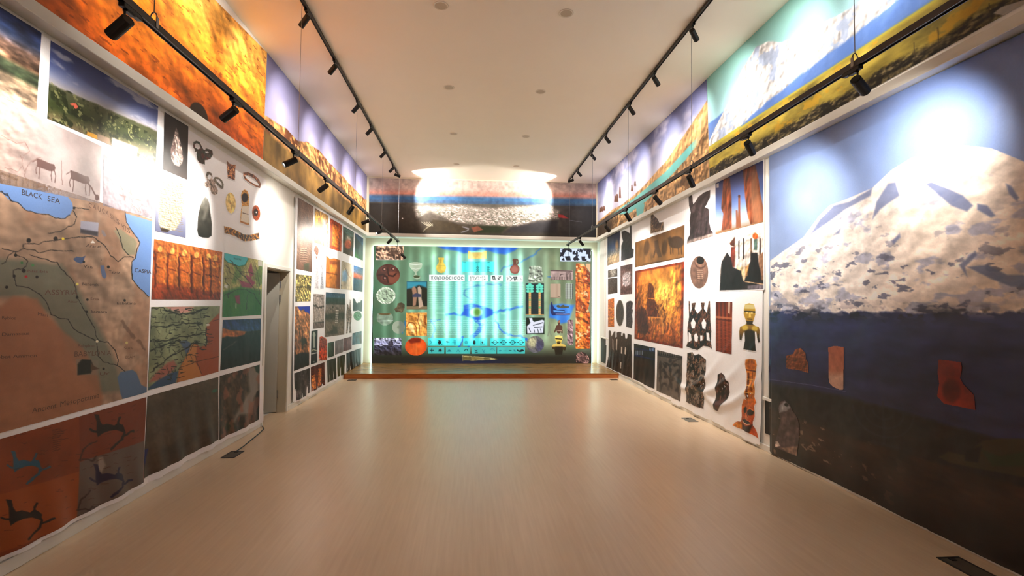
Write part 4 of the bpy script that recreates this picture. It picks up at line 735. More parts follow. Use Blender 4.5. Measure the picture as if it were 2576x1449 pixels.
CR(kB(98, 1045, 105, 1045, 110, 1130, 120, 1100, 118, 1060, 148, 1055, 140, 1100, 160, 1135, 175, 1120, 190, 1100, 183, 1055, 210, 1055, 205, 1100, 225, 1130, 240, 1045, 248, 1045, 252, 1200, 258, 1260, 254, 1330, 262, 1385, 235, 1370, 200, 1365, 160, 1395, 125, 1385, 80, 1368, 92, 1330, 88, 1240, 100, 1160), (104, 70, 52), 'pair of pierced bronze lamp stands', f,
   holes=[kB(112, 1200, 130, 1165, 148, 1200, 140, 1240, 120, 1240), kB(188, 1200, 205, 1170, 222, 1200, 215, 1245, 195, 1240), kB(96, 1265, 115, 1280, 118, 1325, 95, 1340), kB(135, 1290, 150, 1270, 165, 1300, 160, 1335, 140, 1330), kB(222, 1270, 240, 1270, 248, 1330, 225, 1325), kB(178, 1290, 195, 1290, 195, 1325, 180, 1330), kB(160, 1080, 180, 1070, 178, 1100, 168, 1110)])
def f(p):
    p.grad([(0, (122, 52, 26)), (.3, (160, 78, 40)), (1, (140, 62, 28))]); 
    for i in range(4): p.line(kB(300 + 28 * i, 1055, 303 + 28 * i, 1405), 3, (84, 32, 16), .8, 2)
    for i in range(22): p.line(kB(296, 1180 + 10 * i, 335, 1183 + 10 * i), 1.3, (206, 116, 66), .6); p.line(kB(345, 1182 + 10 * i, 400, 1186 + 10 * i), 1.3, (206, 116, 66), .6)
    p.line(kB(290, 1158, 405, 1168), 5, (196, 130, 92), .9, 2); p.line(kB(290, 1175, 405, 1185), 3, (110, 46, 24), .9, 2); p.poly(kB(380, 1052, 392, 1052, 390, 1135, 378, 1130), (226, 200, 186), .9, 1)
QR(kB(290, 1050, 408, 1050, 403, 1425, 290, 1400), (150, 70, 34), 'artifact_photo', 'red-brown reed-like carved door', banR, f)
kG = kB
def f(p):
    p.grain(.15, 12, 3, 4); dk3 = (44, 32, 16)
    p.grad([(0, (206, 178, 76)), (.35, (196, 158, 50)), (.6, (150, 116, 44)), (.8, (60, 44, 22)), (1, (44, 32, 20))])
    p.poly(kB(498, 1068, 568, 1070, 572, 1100, 495, 1098), (226, 218, 176), .8, 2); p.line(kB(500, 1118, 575, 1122), 3.5, dk3, .9, 1.5); p.ell(1700 + 515 / 2.842, 390 + 1128 / 2.842, 3.5, 2.4, (240, 220, 150)); p.ell(1700 + 550 / 2.842, 390 + 1130 / 2.842, 3.5, 2.4, (240, 220, 150))
    p.poly(kB(530, 1125, 540, 1125, 545, 1158, 528, 1158), (240, 214, 120), 1, 1); p.line(kB(518, 1172, 552, 1174), 2, dk3); p.poly(kB(505, 1185, 565, 1188, 560, 1215, 515, 1212), (60, 44, 22), .9, 3)
    p.poly(kB(498, 1250, 575, 1250, 580, 1400, 488, 1388), (52, 38, 20), .85, 6); p.ell(1700 + 500 / 2.842, 390 + 1235 / 2.842, 8, 7, (238, 214, 110), .8, 4); p.ell(1700 + 572 / 2.842, 390 + 1240 / 2.842, 8, 7, (238, 214, 110), .8, 4)
    for x in (468, 600): p.line(kB(x, 1280, x, 1335), 1.5, dk3, .7)
CR(kB(500, 1068, 530, 1060, 565, 1068, 576, 1105, 576, 1140, 566, 1170, 555, 1205, 575, 1222, 600, 1230, 608, 1255, 606, 1300, 610, 1338, 598, 1342, 590, 1310, 582, 1262, 572, 1262, 575, 1330, 580, 1402, 487, 1390, 500, 1325, 496, 1262, 484, 1280, 474, 1326, 460, 1318, 458, 1262, 465, 1228, 500, 1215, 512, 1200, 502, 1170, 490, 1135, 492, 1100), (190, 156, 70), 'golden bust of a man with lowered arms', f)
CR(kD(466, 945, 490, 940, 500, 955, 520, 948, 552, 975, 550, 1100, 542, 1205, 500, 1190, 460, 1172, 462, 1060), (94, 74, 62), 'block of dark interlaced carving', lambda p: (p.relief(1.4, 11, 4), p.blotch((30, 22, 20), 12, .54, .06, .8, 9), p.blotch((190, 176, 164), 17, .62, .05, .7, 19)))
CR(kD(608, 1045, 625, 1036, 640, 1050, 660, 1080, 664, 1130, 655, 1160, 640, 1180, 612, 1216, 592, 1205, 600, 1160, 606, 1100), (66, 44, 38), 'rough dark brown fragment', lambda p: (p.relief(1.0, 9, 4), p.blotch((170, 130, 110), 14, .62, .05, .6, 9), p.poly(kD(600, 1170, 650, 1155, 612, 1214), (120, 66, 46), .8, 4)))
def f(p):
    p.grad([(0, (214, 140, 56)), (.4, (226, 150, 58)), (.55, (206, 120, 48)), (.8, (176, 84, 36)), (1, (214, 130, 50))]); dk4 = (58, 26, 16)
    p.line(kD(752, 1040, 750, 1150), 5, (96, 46, 22), .85, 2); p.line(kD(772, 1035, 770, 1155), 2.5, (150, 80, 34), .8, 2); [p.line(kD(745, y, 775, y + 4), 2.4, (240, 196, 120), .9) for y in (1065, 1095, 1128)]
    p.ell(1480 + 765 / 1.858, 380 + 1000 / 1.858, 11, 13, (176, 104, 40), .8, 4); p.line(kD(740, 1022, 788, 1030), 3, (104, 50, 24), .9, 2)
    p.poly(kE(1830, 60, 1880, 20, 1905, 60, 1890, 150, 1840, 160), (52, 50, 40), .95, 2); p.ell(1660 + 1985 / 8.587, 1020 + 150 / 8.587, 8.5, 8, (54, 46, 36), .95, 2); p.line(kE(1920, 90, 1990, 70, 2050, 110), 2.5, (236, 150, 96), .9)
    p.poly(kE(1895, 150, 1850, 240, 1880, 290, 1930, 300, 1945, 240), (232, 140, 80), .9, 3); p.line(kE(1900, 170, 1935, 240), 2, (90, 36, 20), .8)
    p.poly(kE(1800, 300, 1860, 290, 1950, 330, 1995, 370, 1990, 410, 1920, 410, 1830, 370), dk4, 1, 2); p.line(kE(1800, 330, 1850, 380, 1920, 410, 1985, 405), 2, (240, 216, 196), .9, 1); p.line(kE(1800, 290, 1870, 285, 1990, 350), 2, (226, 130, 84), .9)
    p.poly(kE(1790, 380, 1900, 450, 2040, 420, 2030, 480, 1980, 600, 1860, 560, 1790, 510), (56, 30, 18), .9, 5); p.poly(kE(1580, 430, 1640, 360, 1780, 360, 1790, 510, 1700, 480), (236, 168, 52), .8, 6); p.poly(kE(2040, 450, 2130, 560, 2170, 720, 1990, 620), (206, 96, 40), .8, 6)
    p.relief(.25, 9, 4)
CR(kD(740, 975, 760, 970, 785, 975, 792, 1000, 788, 1025, 782, 1150, 790, 1175, 782, 1190, 784, 1240, 776, 1270) + kE(2050, 440, 2080, 480, 2140, 600, 2172, 715, 2090, 660, 1980, 600, 1860, 545, 1700, 480, 1580, 430, 1640, 365, 1700, 342, 1760, 350, 1780, 310, 1790, 200, 1785, 130) + kD(722, 1185, 732, 1160, 742, 1150, 745, 1040, 738, 1015, 736, 995), (196, 110, 46), 'carved wooden head with a tall crest', f, step=1.5)

# ------------------------------------------------------------------ RIGHT WALL, mountain mural
kM = K(1900, 80, 2.012); kN = K(1900, 780, 2.166)
mur = [(1937, 390), (2760, -5), (2760, 1560), (1937, 1147)]
p = Print('R', mur, 2.6, (120, 150, 205))
sx, sy = p.X, p.Y
p.grad([(60, (124, 146, 196)), (300, (144, 166, 212)), (560, (154, 174, 212)), (760, (160, 176, 210))], sy); p.grain(.05, 1.2, 4, 3)
wob = 14 * (fbm(sx * .03, sy * .03, 4, 5) - .5)
snow = p.m_poly(kM(80, 1160, 150, 1110, 250, 1040, 330, 930, 380, 880, 460, 850, 600, 790, 700, 700, 800, 640, 960, 590, 1050, 575, 1200, 590, 1300, 630, 1360, 655, 1730, 800, 1730, 1500, 80, 1500), 2.5)
p.mix(snow, (244, 236, 232)); p.mix(snow * np.clip((sx - 2180) / 300, 0, .5), (238, 220, 204))
n = fbm(p.A * 4.2 + p.Z * 2.0, p.Z * 8.5 - p.A * 1.2, 5, 8); p.mix(np.clip((n - .57) / .07, 0, 1) * snow * np.clip((sy - 380) / 250, .3, .65), (170, 176, 204))
n = fbm(p.A * 7 + p.Z * 6, p.Z * 16 - p.A * 3, 4, 28); p.mix(np.clip((n - .63) / .05, 0, 1) * snow * np.clip((sy - 520) / 200, .1, .8), (112, 116, 142)); p.relief(.16, 3.6, 9, m=snow, octv=5, ay=1.5)
for q in (kM(870, 770, 900, 760, 1000, 800, 1060, 830, 1110, 880, 1080, 910, 1000, 880, 930, 820), kM(1275, 770, 1300, 780, 1340, 840, 1330, 860, 1290, 820), kM(1130, 870, 1180, 880, 1220, 930, 1200, 940, 1130, 900), kM(700, 1060, 740, 1020, 745, 1040, 710, 1075), kM(400, 1030, 440, 990, 430, 1020), kM(1040, 1180, 1120, 1110, 1130, 1130, 1070, 1190, 1080, 1240), kM(1080, 1190, 1180, 1180, 1280, 1230, 1360, 1230, 1500, 1290, 1300, 1290, 1200, 1250), kM(330, 950, 400, 880, 480, 860, 600, 790, 590, 830, 460, 900, 380, 960, 280, 1030), kM(680, 770, 720, 760, 740, 830, 680, 870, 640, 900, 600, 950, 620, 860)):
    p.poly(q, (120, 134, 172), .8, 5)
edge = 780 + 14 * fbm(sx * .05, sy * .02, 4, 31) - 4
low = np.clip((sy - edge - 12 * (fbm(p.A * 3, p.Z * 3, 4, 33) - .5)) / 6, 0, 1)
p.mix(low, (66, 74, 122)); p.blotch((32, 34, 56), 5, .5, .06, .7, 41, np.clip(1 - np.abs(sy - 790) / 34, 0, 1), 2)
p.blotch((206, 196, 200), 5, .55, .05, .8, 47, np.clip(1 - np.abs(sy - 775) / 30, 0, 1), 3)
p.mix(np.clip((sy - 800) / 260, 0, .55) * low, (60, 62, 96)); p.relief(.12, 2, 51, m=low, ay=3)
L1 = np.interp(sx, [1937, 2000, 2150, 2320, 2560, 2760], [956, 966, 996, 1046, 1108, 1160])
d = np.clip((sy - L1 - 10 * (fbm(p.A * 2, p.Z * 2, 3, 3) - .5)) / 14, 0, 1); p.mix(d, (44, 40, 40)); p.relief(.4, 5, 61, m=d)
L2 = np.interp(sx, [1937, 1990, 2100, 2300, 2560, 2760], [1020, 1040, 1080, 1142, 1215, 1270])
d = np.clip((sy - L2) / 10, 0, 1); p.mix(d, (70, 50, 38)); p.grain(.25, 3, 5, 71, d, 3); p.mix(np.clip((sy - L2 - 60) / 160, 0, .6) * d, (34, 24, 20)); p.blotch((170, 146, 126), 8, .66, .03, .8, 77, d * np.clip((2300 - sx) / 200, 0, 1), 2)
p.line([(1937, 954), (2040, 968), (2130, 985)], 1.5, (150, 150, 190), .6)
# faint forms in the dark lower part: a branched lampstand and a patch of old map
gx, gy = 1900 + 705 / 2.166, 780 + 500 / 2.166
for r in (26, 52, 78):
    pts = [(gx + r * math.cos(t) * 1.0, gy + 22 + r * math.sin(t) * .85 + r * .18 * math.cos(t)) for t in [math.pi * i / 12 for i in range(13)]]; p.line(pts, 5, (62, 62, 78), .5, 3)
p.line([(gx, gy), (gx + 2, gy + 105)], 6, (62, 62, 78), .5, 3); p.line([(gx - 30, gy + 100), (gx + 40, gy + 116)], 8, (62, 62, 78), .4, 4)
p.poly(kN(1010, 800, 1060, 770, 1150, 790, 1250, 710, 1350, 700, 1464, 700, 1620, 740, 1860, 800, 1860, 1000, 1464, 910, 1200, 860, 1060, 830), (84, 74, 46), .8, 5); p.poly(kN(1240, 760, 1340, 800, 1464, 770, 1600, 800, 1600, 850, 1300, 850), (50, 78, 46), .7, 8); p.poly(kN(1150, 770, 1240, 740, 1220, 830, 1150, 820), (18, 16, 14), .9, 5)
m = np.maximum(p.m_poly(mur, .5), 0)
p.cut(p.m_poly([(1937, 390), (2760, -5), (2760, 1560), (2560, 1440), (2400, 1362), (2200, 1262), (2050, 1188), (1946, 1142), (1938, 1136)], .5))
mu = p.build('printed_mural', None, M_GLOSS, 0.0, 'huge mural of a snow-covered mountain under blue sky, near right wall'); mu['category'] = 'mural'
cutout('R', kN(178, 250, 215, 240, 225, 215, 255, 207, 280, 235, 280, 265, 292, 280, 296, 342, 240, 325, 180, 318), (150, 92, 58), 'tablet_print', mu, 'brown broken clay tablet', lambda p: (p.relief(.4, 14, 4), [p.line(kN(185, 258 + 8 * i, 290, 266 + 8 * i), 1.2, (96, 52, 32), .7) for i in range(9)]), m=M_GLOSS)
cutout('R', kN(405, 205, 440, 196, 486, 203, 486, 300, 484, 432, 462, 432, 425, 415, 408, 395), (190, 130, 106), 'tablet_print', mu, 'pale pink upright clay tablet', lambda p: (p.grad([(0, (176, 108, 84)), (.55, (196, 136, 112)), (.7, (214, 178, 160)), (1, (206, 170, 156))]), p.grain(.06, 20, 3, 4)), m=M_GLOSS)
cutout('R', kN(1012, 270, 1132, 285, 1134, 330, 1125, 370, 1140, 400, 1200, 460, 1208, 545, 1120, 525, 1040, 510, 1003, 470, 1015, 400, 1006, 340), (150, 56, 40), 'tablet_print', mu, 'dark red fragment of pottery', lambda p: (p.ell(1900 + 1080 / 2.166, 780 + 440 / 2.166, 22, 30, (104, 42, 34), .8, 8), p.grain(.15, 8, 4, 4)), m=M_GLOSS)
cutout('R', kN(135, 530, 150, 500, 170, 493, 195, 515, 208, 545, 230, 575, 246, 620, 248, 660, 240, 740, 232, 795, 180, 775, 118, 745, 125, 700, 150, 600, 140, 560), (104, 86, 86), 'tablet_print', mu, 'grey-pink stone head of a bird', lambda p: (p.poly(kN(140, 520, 170, 495, 200, 530, 180, 550, 140, 560), (170, 168, 172), .9, 4), p.ell(1900 + 178 / 2.166, 780 + 516 / 2.166, 5, 4, (20, 16, 18), 1, 1, .6), p.poly(kN(150, 750, 240, 740, 234, 795, 180, 775), (166, 140, 124), .9, 4), p.poly(kN(118, 712, 132, 715, 145, 740, 118, 748), (220, 206, 200), .9, 2), p.grain(.1, 8, 4, 4), p.relief(.3, 7, 3)), m=M_GLOSS)

# ------------------------------------------------------------------ murals above the ledge
def mural(plane, quad, step, label, fn, name='printed_mural', mt=None, lift=.004):
    p = Print(plane, quad, step, (128, 128, 128)); fn(p); o = p.build(name, None, mt or M_MURAL, lift, label); o['category'] = 'mural'; return o
def f(p):
    h = p.Z - 3.4; n = fbm(p.A * 1.2, p.Z * 1.6, 5, 3)
    v = np.clip(h / 1.6 + .5 * (n - .5), 0, 1); p.grad([(0, (176, 90, 28)), (.3, (206, 118, 36)), (.6, (224, 150, 58)), (1, (232, 186, 110))], v)
    p.grain(.15, 3, 5, 9); p.relief(.28, 3.0, 4, octv=5, ay=1.6); p.blotch((104, 44, 14), 9, .68, .04, .45, 5, 1.0, 4)
    m = p.m_ell(499, 292, 21, 36, 2, -.35); p.mix(m, (56, 44, 30))
mural('l', [(-900, -1460), (671, 132), (660, 408), (-900, -640)], 3.0, 'orange rock-texture mural above the ledge on the near left wall', f)
def f(p):
    p.grad([(0, (140, 138, 172)), (1, (182, 178, 204))], np.clip((5.0 - p.Z) / 1.0, 0, 1)); hr = np.interp(p.X, [660, 690, 720, 745, 775, 800, 830, 860, 890, 930], [285, 305, 322, 352, 358, 376, 410, 440, 474, 512]) + 5 * (fbm(p.A * 6, p.A * 0, 3, 4) - .5)
    m = np.clip((p.Y - hr) / 2, 0, 1); p.mix(m, (196, 148, 100)); p.relief(.5, 4, 4, m=m, ay=1.4); p.blotch((104, 62, 40), 5, .6, .05, .8, 9, m * np.clip((4.35 - p.Z) / .2 * 0 + 1, 0, 1)); 
    m2 = np.clip((np.interp(p.X, [660, 930], [372, 548]) - p.Y) / -10, 0, 1); m3 = np.clip((3.98 - p.Z) / .06, 0, 1); p.mix(m3, (150, 122, 72)); p.grain(.3, 2.5, 5, 8, m3, .8)
mural('l', [(671.5, 132.5), (929, 446), (926, 592), (660.5, 408)], 1.8, 'desert hills under a lilac sky, mural at the far left above the ledge', f)
def f(p):
    v = (p.Z - 3.4) / 1.6
    p.grad([(0, (90, 84, 46)), (.12, (150, 140, 70)), (.36, (196, 184, 84)), (.40, (128, 150, 190)), (.58, (110, 140, 196)), (.6, (170, 205, 214)), (1, (150, 196, 190))], v - .10 * (fbm(p.A * 1.2, p.Z * .3, 3, 5) - .5))
    ridge = np.interp(p.A, [2.0, 2.6, 3.3, 4.2, 5.0, 5.6, 6.2, 6.8], [4.5, 4.42, 4.36, 4.30, 4.26, 4.22, 4.1, 4.0]) + .04 * (fbm(p.A * 6, p.A * 0, 3, 8) - .5)
    peak = np.interp(p.A, [2.0, 3.2, 4.0, 4.6, 5.1, 5.35, 5.6, 5.9, 6.2, 6.6, 6.8], [4.55, 4.5, 4.4, 4.5, 4.62, 4.78, 4.84, 4.7, 4.45, 4.2, 4.05]) + .03 * (fbm(p.A * 8, p.A * 0, 3, 9) - .5)
    m = np.clip((peak - p.Z) / .02, 0, 1) * np.clip((p.Z - 3.98) / .02, 0, 1); p.mix(m, (214, 212, 214)); p.relief(.35, 5, 4, m=m); p.blotch((160, 176, 206), 5, .55, .06, .7, 8, m, 1)
    m = np.clip((ridge - .16 - p.Z) / .03, 0, 1) * np.clip((p.Z - 3.96) / .02, 0, 1); p.mix(m * .9, (104, 138, 200))
    m = np.clip((3.96 - p.Z) / .03, 0, 1); p.mix(m, (176, 160, 84)); p.grain(.2, 3, 5, 8, m, 3); p.blotch((220, 176, 60), 7, .6, .06, .6, 12, m * np.clip((p.Z - 3.62) / .05, 0, 1), 1.6)
    m = np.clip((3.68 - p.Z + .1 * (fbm(p.A * 4, p.Z * 4, 3, 6) - .5)) / .05, 0, 1); p.mix(m, (92, 84, 64)); p.relief(.9, 9, 14, m=m, ay=2); p.blotch((30, 28, 22), 9, .52, .05, .8, 22, m, 2)
    for x, y0, y1 in ((2360, 70, 130), (2300, 108, 150), (2490, 10, 60)): p.line([(x, y0), (x + 3, y1)], 3, (90, 80, 60), .8)
    p.poly([(2500, 34), (2520, 18), (2576, 0), (2620, 2), (2600, 20), (2530, 40)], (200, 196, 190), .9, 2)
mural('r', [(1779, 193), (2900, -980), (2900, -170), (1786, 452)], 2.8, 'mural of a white mountain and yellow field above the near right ledge', f)
def f(p):
    p.grad([(0, (112, 116, 156)), (.5, (160, 164, 196)), (1, (192, 190, 206))], np.clip((5.0 - p.Z) / .8, 0, 1)); p.blotch((206, 200, 216), 1.6, .5, .15, .7, 5, 1.0, 1.5)
    c = np.interp(p.A, [6.8, 7.6, 8.4, 9.6, 10.6, 11.6, 13.1], [4.72, 4.46, 4.24, 4.06, 4.0, 4.02, 3.96]) + .03 * (fbm(p.A * 5, p.A * 0, 3, 4) - .5)
    m = np.clip((c - p.Z) / .02, 0, 1); p.mix(m, (186, 152, 112)); p.relief(.35, 4, 5, m=m)
    w = np.interp(p.A, [6.8, 7.4, 8.4, 10, 11.6, 13.1], [4.32, 4.22, 4.06, 3.96, 3.92, 3.86]); m = np.clip((w - p.Z) / .02, 0, 1) * np.clip((p.A - 7.05) / .3, 0, 1); p.mix(m, (120, 178, 176))
    s = np.interp(p.A, [6.8, 7.2, 7.8, 8.6, 9.3, 10.4, 11, 13.1], [4.3, 4.12, 3.98, 3.86, 3.74, 3.70, 3.8, 3.92]); m = np.clip((s + .06 * (fbm(p.A * 4, p.Z * 4, 3, 9) - .5) - p.Z) / .02, 0, 1) * (1 - p.m_poly([(1600, 515), (1622, 512), (1618, 545), (1604, 560)], 3)); p.mix(m, (172, 140, 104)); p.relief(.6, 5, 6, m=m); p.blotch((96, 70, 50), 6, .6, .05, .6, 15, m)
    m = np.clip((p.A - 11.2) / .8, 0, 1) * np.clip((c - .05 - p.Z) / .03, 0, 1); p.mix(m * .8, (70, 60, 52))
    for x, y, h in ((1548, 492, 16), (1553, 488, 20), (1560, 470, 28), (1590, 465, 16), (1598, 456, 12), (1515, 520, 12), (1510, 522, 12), (1520, 518, 12)): p.poly([(x - 2.5, y + h), (x - 1.5, y), (x + 1.5, y), (x + 3, y + h)], (110, 72, 50), .9, 1)
mural('r', [(1500, 461), (1778.5, 194), (1785.5, 452), (1499, 603)], 1.8, 'rocky coast and turquoise water, mural at the far right above the ledge', f)
def f(p):
    kS = K(920, 440, 4.366); Y = p.Y - (p.X - 1215) * .018
    p.grad([(450, (196, 186, 180)), (478, (206, 184, 178)), (491, (214, 158, 144)), (499, (84, 128, 172)), (505, (84, 128, 168)), (512, (96, 120, 140)), (515, (120, 116, 110)), (560, (104, 96, 88)), (600, (60, 54, 46))], Y)
    p.mix(np.clip((Y - 512) / 6, 0, 1) * np.clip(1 - np.minimum(np.abs(p.X - 930), 1e9) / 130, 0, 1) * .9, (34, 30, 26)); p.mix(np.clip((Y - 510) / 6, 0, 1) * np.clip(1 - np.abs(p.X - 1500) / 120, 0, 1) * .9, (36, 36, 44))
    hz = np.interp(p.X, [925, 1000, 1060, 1120, 1215, 1255, 1290, 1340, 1420, 1500], [506, 504, 506, 505, 506, 503, 505, 506, 508, 512]); p.mix(np.clip((Y - hz + 0) / 2, 0, 1) * np.clip((515 - Y) / 4, 0, 1) * .8, (84, 112, 150))
    twn = p.m_poly(kS(520, 350, 800, 345, 1040, 335, 1400, 370, 2000, 330, 2120, 400, 2110, 480, 1900, 500, 1650, 560, 1350, 550, 1000, 520, 700, 400, 560, 470), 8)
    p.mix(twn * .85, (186, 180, 174)); n = fbm(p.A * 18, p.Z * 66, 3, 8); p.mix(np.clip((n - .53) / .05, 0, 1) * twn * np.clip((Y - 525) / 18, .1, .7), (104, 106, 92)); n = fbm(p.A * 22, p.Z * 70, 2, 18); p.mix(np.clip((n - .62) / .04, 0, 1) * twn, (232, 216, 214))
    p.poly(kS(740, 490, 900, 510, 1060, 560, 1100, 600, 1050, 630, 640, 620, 650, 590, 700, 540), (82, 72, 56), .95, 4); p.poly(kS(1180, 560, 1400, 560, 1560, 570, 1480, 640, 1200, 635), (52, 62, 40), .9, 5); p.poly(kS(1600, 580, 1900, 510, 2110, 500, 2100, 640, 1520, 635), (56, 54, 60), .9, 8)
    p.line(kS(1060, 570, 1130, 590, 1120, 610, 1050, 632), 2.2, (150, 150, 160), .9); p.poly(kS(1160, 580, 1230, 560, 1290, 600, 1190, 632), (150, 100, 84), .9, 2); [p.line(kS(615 + 28 * i, 520, 680 + 18 * i, 560), 1.6, (200, 196, 180), .9) for i in range(4)]; p.line(kS(735, 540, 660, 590, 630, 620), 1.6, (190, 186, 170), .9)
    p.poly(kS(2110, 430, 2170, 440, 2230, 480, 2120, 470), (190, 70, 70), .9, 2); p.line(kS(2240, 500, 2320, 510, 2370, 515), 1.2, (150, 150, 160), .8); p.ell(920 + 405 / 4.366, 440 + 480 / 4.366, 1.6, 1.6, (255, 255, 255)); p.ell(920 + 75 / 4.366, 440 + 485 / 4.366, 1.2, 1.2, (255, 255, 255)); p.grain(.08, 12, 4, 3)
mural('B', [(929, 448), (1500, 462), (1500, 597), (928, 588)], 1.5, 'panorama mural of a town at dusk, above the light panel', f)
# ------------------------------------------------------------------ backlit panel on the far wall
kP = K(900, 420, 2.5875); kQ = K(1060, 600, 4.829); kU = K(930, 600, 4.525); kV = K(1310, 600, 4.526); kX = K(1060, 840, 9.2)
(pa0, pz1), (pa1, pz0) = on_plane('P', 940, 620), on_plane('P', 1488, 914); pz0 = max(pz0, .118)
panel = tag(empty('light_panel', (float((pa0 + pa1) / 2), 13.0, .12)), 'wide backlit panel of glowing turquoise and green with ancient finds, above the stage', 'light panel')
cxp = float((pa0 + pa1) / 2)
bm = bmesh.new(); add_box(bm, pa0 - cxp, pa1 - cxp, -.02, .078, pz0 - .12, pz1 - .12, .002); mesh_obj('panel_case', bm, M_DARK, panel)
bm = bmesh.new(); w = .022
for b in ((pa0 - w, pa1 + w, pz1, pz1 + w), (pa0 - w, pa0, pz0, pz1), (pa1, pa1 + w, pz0, pz1)):
    add_box(bm, b[0] - cxp, b[1] - cxp, .0, .05, b[2] - .12, b[3] - .12)
o = mesh_obj('edge_light', bm, M_TAPE, panel); o['label'] = 'glowing white-turquoise edge strip'
TUBES = [967.6, 998.5, 1033, 1062, 1091, 1124, 1155, 1185, 1216, 1247, 1277.5, 1309.5, 1341, 1373, 1402, 1431, 1462]
def tubes(p, amt=1.0):
    """paints the glow of unseen tubes into the print colours as bright streaks"""
    e = np.zeros(p.X.size)
    for i, x in enumerate(TUBES):
        g = np.exp(-((p.X - x) / 7.0) ** 2) + .25 * np.exp(-((p.X - x) / 13.0) ** 2)
        c = 1.0 if 1085 < x < 1316 else .42
        e = e + g * c * np.clip((p.Y - 616) / 30, .35, 1) * np.clip((872 - p.Y) / 22, 0, 1)
    mid = np.clip(1 - np.abs(p.X - 1200) / 190, 0, 1) * np.clip((880 - p.Y) / 25, 0, 1)
    p.C = p.C + (e * amt)[:, None] * np.array([78, 104, 92]) * (.7 + .5 * mid[:, None]); return p
p = Print('P', [(940, 618), (1488, 625), (1488, 914), (937, 914)], 1.0, (128, 140, 108))
p.C = np.stack([np.interp(p.X, [937, 1010, 1100, 1200, 1300, 1400, 1488], c) for c in ([60, 84, 118, 110, 116, 130, 126], [98, 116, 152, 164, 146, 136, 134], [70, 86, 112, 144, 122, 100, 108])], -1)
p.grain(.10, 2, 4, 4); p.blotch((74, 92, 66), 1.4, .52, .12, .5, 8)
cy = np.exp(-((p.X - 1195) / 110) ** 2) * np.exp(-((p.Y - 760) / 110) ** 2); p.mix(cy * .85, (84, 196, 194))
dn = np.clip((p.Y - 866) / 34, 0, 1); p.mix(dn * .95, (22, 22, 16)); p.mix(np.clip((p.Y - 895) / 12, 0, 1) * np.exp(-((p.X - 1190) / 120) ** 2) * .6, (14, 26, 70))
blue = (24, 84, 200)
p.poly(kP(510, 512, 1050, 520, 1020, 545, 960, 570, 900, 562, 850, 545, 800, 535, 740, 558, 690, 562, 640, 545, 560, 535), blue, .9, 5)
for l, w_ in ((kP(1190, 525, 1160, 570, 1080, 610, 1030, 630), 9), (kP(1030, 630, 960, 650, 930, 675), 8), (kP(930, 770, 840, 765, 760, 780, 700, 800, 690, 830, 740, 860), 8), (kP(580, 965, 640, 955, 690, 965), 13), (kP(870, 950, 940, 935, 1010, 920, 1070, 905), 13), (kP(770, 985, 800, 1030, 790, 1070, 740, 1110, 720, 1160), 22), (kP(900, 1000, 930, 1060, 980, 1095, 1060, 1100, 1100, 1130), 12), (kP(680, 1110, 660, 1170, 640, 1200), 18), (kP(540, 1000, 480, 1000, 500, 1060, 480, 1120), 10), (kP(310, 1010, 290, 1080), 9), (kP(1380, 710, 1240, 715), 8)):
    p.line(l, w_ / 2.5875 * 1.2, (40, 96, 160) if w_ < 12 else (20, 76, 190), .75, 3, 3, 6)
p.poly(kP(690, 900, 740, 885, 790, 900, 830, 910, 880, 930, 880, 960, 830, 985, 790, 1000, 740, 985, 690, 965, 672, 960, 690, 935), (14, 70, 190), .95, 4)
p.ell(900 + 770 / 2.5875, 420 + 945 / 2.5875, 15, 12, (150, 196, 150), .9, 5); p.ell(900 + 778 / 2.5875, 420 + 945 / 2.5875, 8, 9, (76, 128, 44), 1, 7)
p.poly(kP(1250, 900, 1330, 890, 1410, 900, 1400, 925, 1370, 1010, 1320, 1020, 1290, 990, 1245, 980), (24, 104, 214), .85, 6)
tx = (182, 240, 226)
for c0, c1 in ((1079, 1140), (1146, 1200), (1207, 1262), (1268, 1318)):
    for i in range(15): 
        y = 710 + i * 4.6; p.line([(c0, y), (c1 - (rr.random() * 20 if i == 14 else rr.random() * 4), y)], 1.5, tx, .34, 1, .8, i)
for c0, c1 in ((1076, 1118), (1122, 1160), (1166, 1206), (1210, 1250), (1256, 1318)):
    for i in range(8):
        y = 806 + i * 5
        x = c0
        while x < c1: w_ = rr.uniform(2, 7); p.line([(x, y), (x + w_, y)], 2.0, (150, 226, 220), .5, 1); x += w_ + rr.uniform(1.5, 4)
p.line(kQ(190, 905, 280, 910), 4, (150, 214, 190), .5, 2); p.line(kQ(975, 910, 1020, 912), 4, (150, 214, 190), .5, 2)
tubes(p)
bg = p.build('backlit_print', panel, M_BACKLIT, .002, 'glowing river map ground with text')
def BK(quad, base, name, label, fn=None, tub=.5, step=.9):
    p = Print('P', quad, step, base)
    if fn: fn(p)
    if tub: tubes(p, tub)
    return p.build(name, panel, M_BACKLIT, .005, label)
def BC(pts, base, name, label, fn=None, tub=0, step=.7, holes=()):
    xs = [q[0] for q in pts]; ys = [q[1] for q in pts]; x0, x1, y0, y1 = min(xs) - 1.5, max(xs) + 1.5, min(ys) - 1.5, max(ys) + 1.5
    p = Print('P', [(x0, y0), (x1, y0), (x1, y1), (x0, y1)], step, base); k = p.m_poly(pts, .6)
    if fn: fn(p)
    for h in holes: k = k * (1 - p.m_poly(h, .6))
    if tub: tubes(p, tub)
    p.cut(k); return p.build(name, panel, M_BACKLIT, .006, label)
RC = lambda k, x0, y0, x1, y1: k(x0, y0, x1, y0, x1, y1, x0, y1)
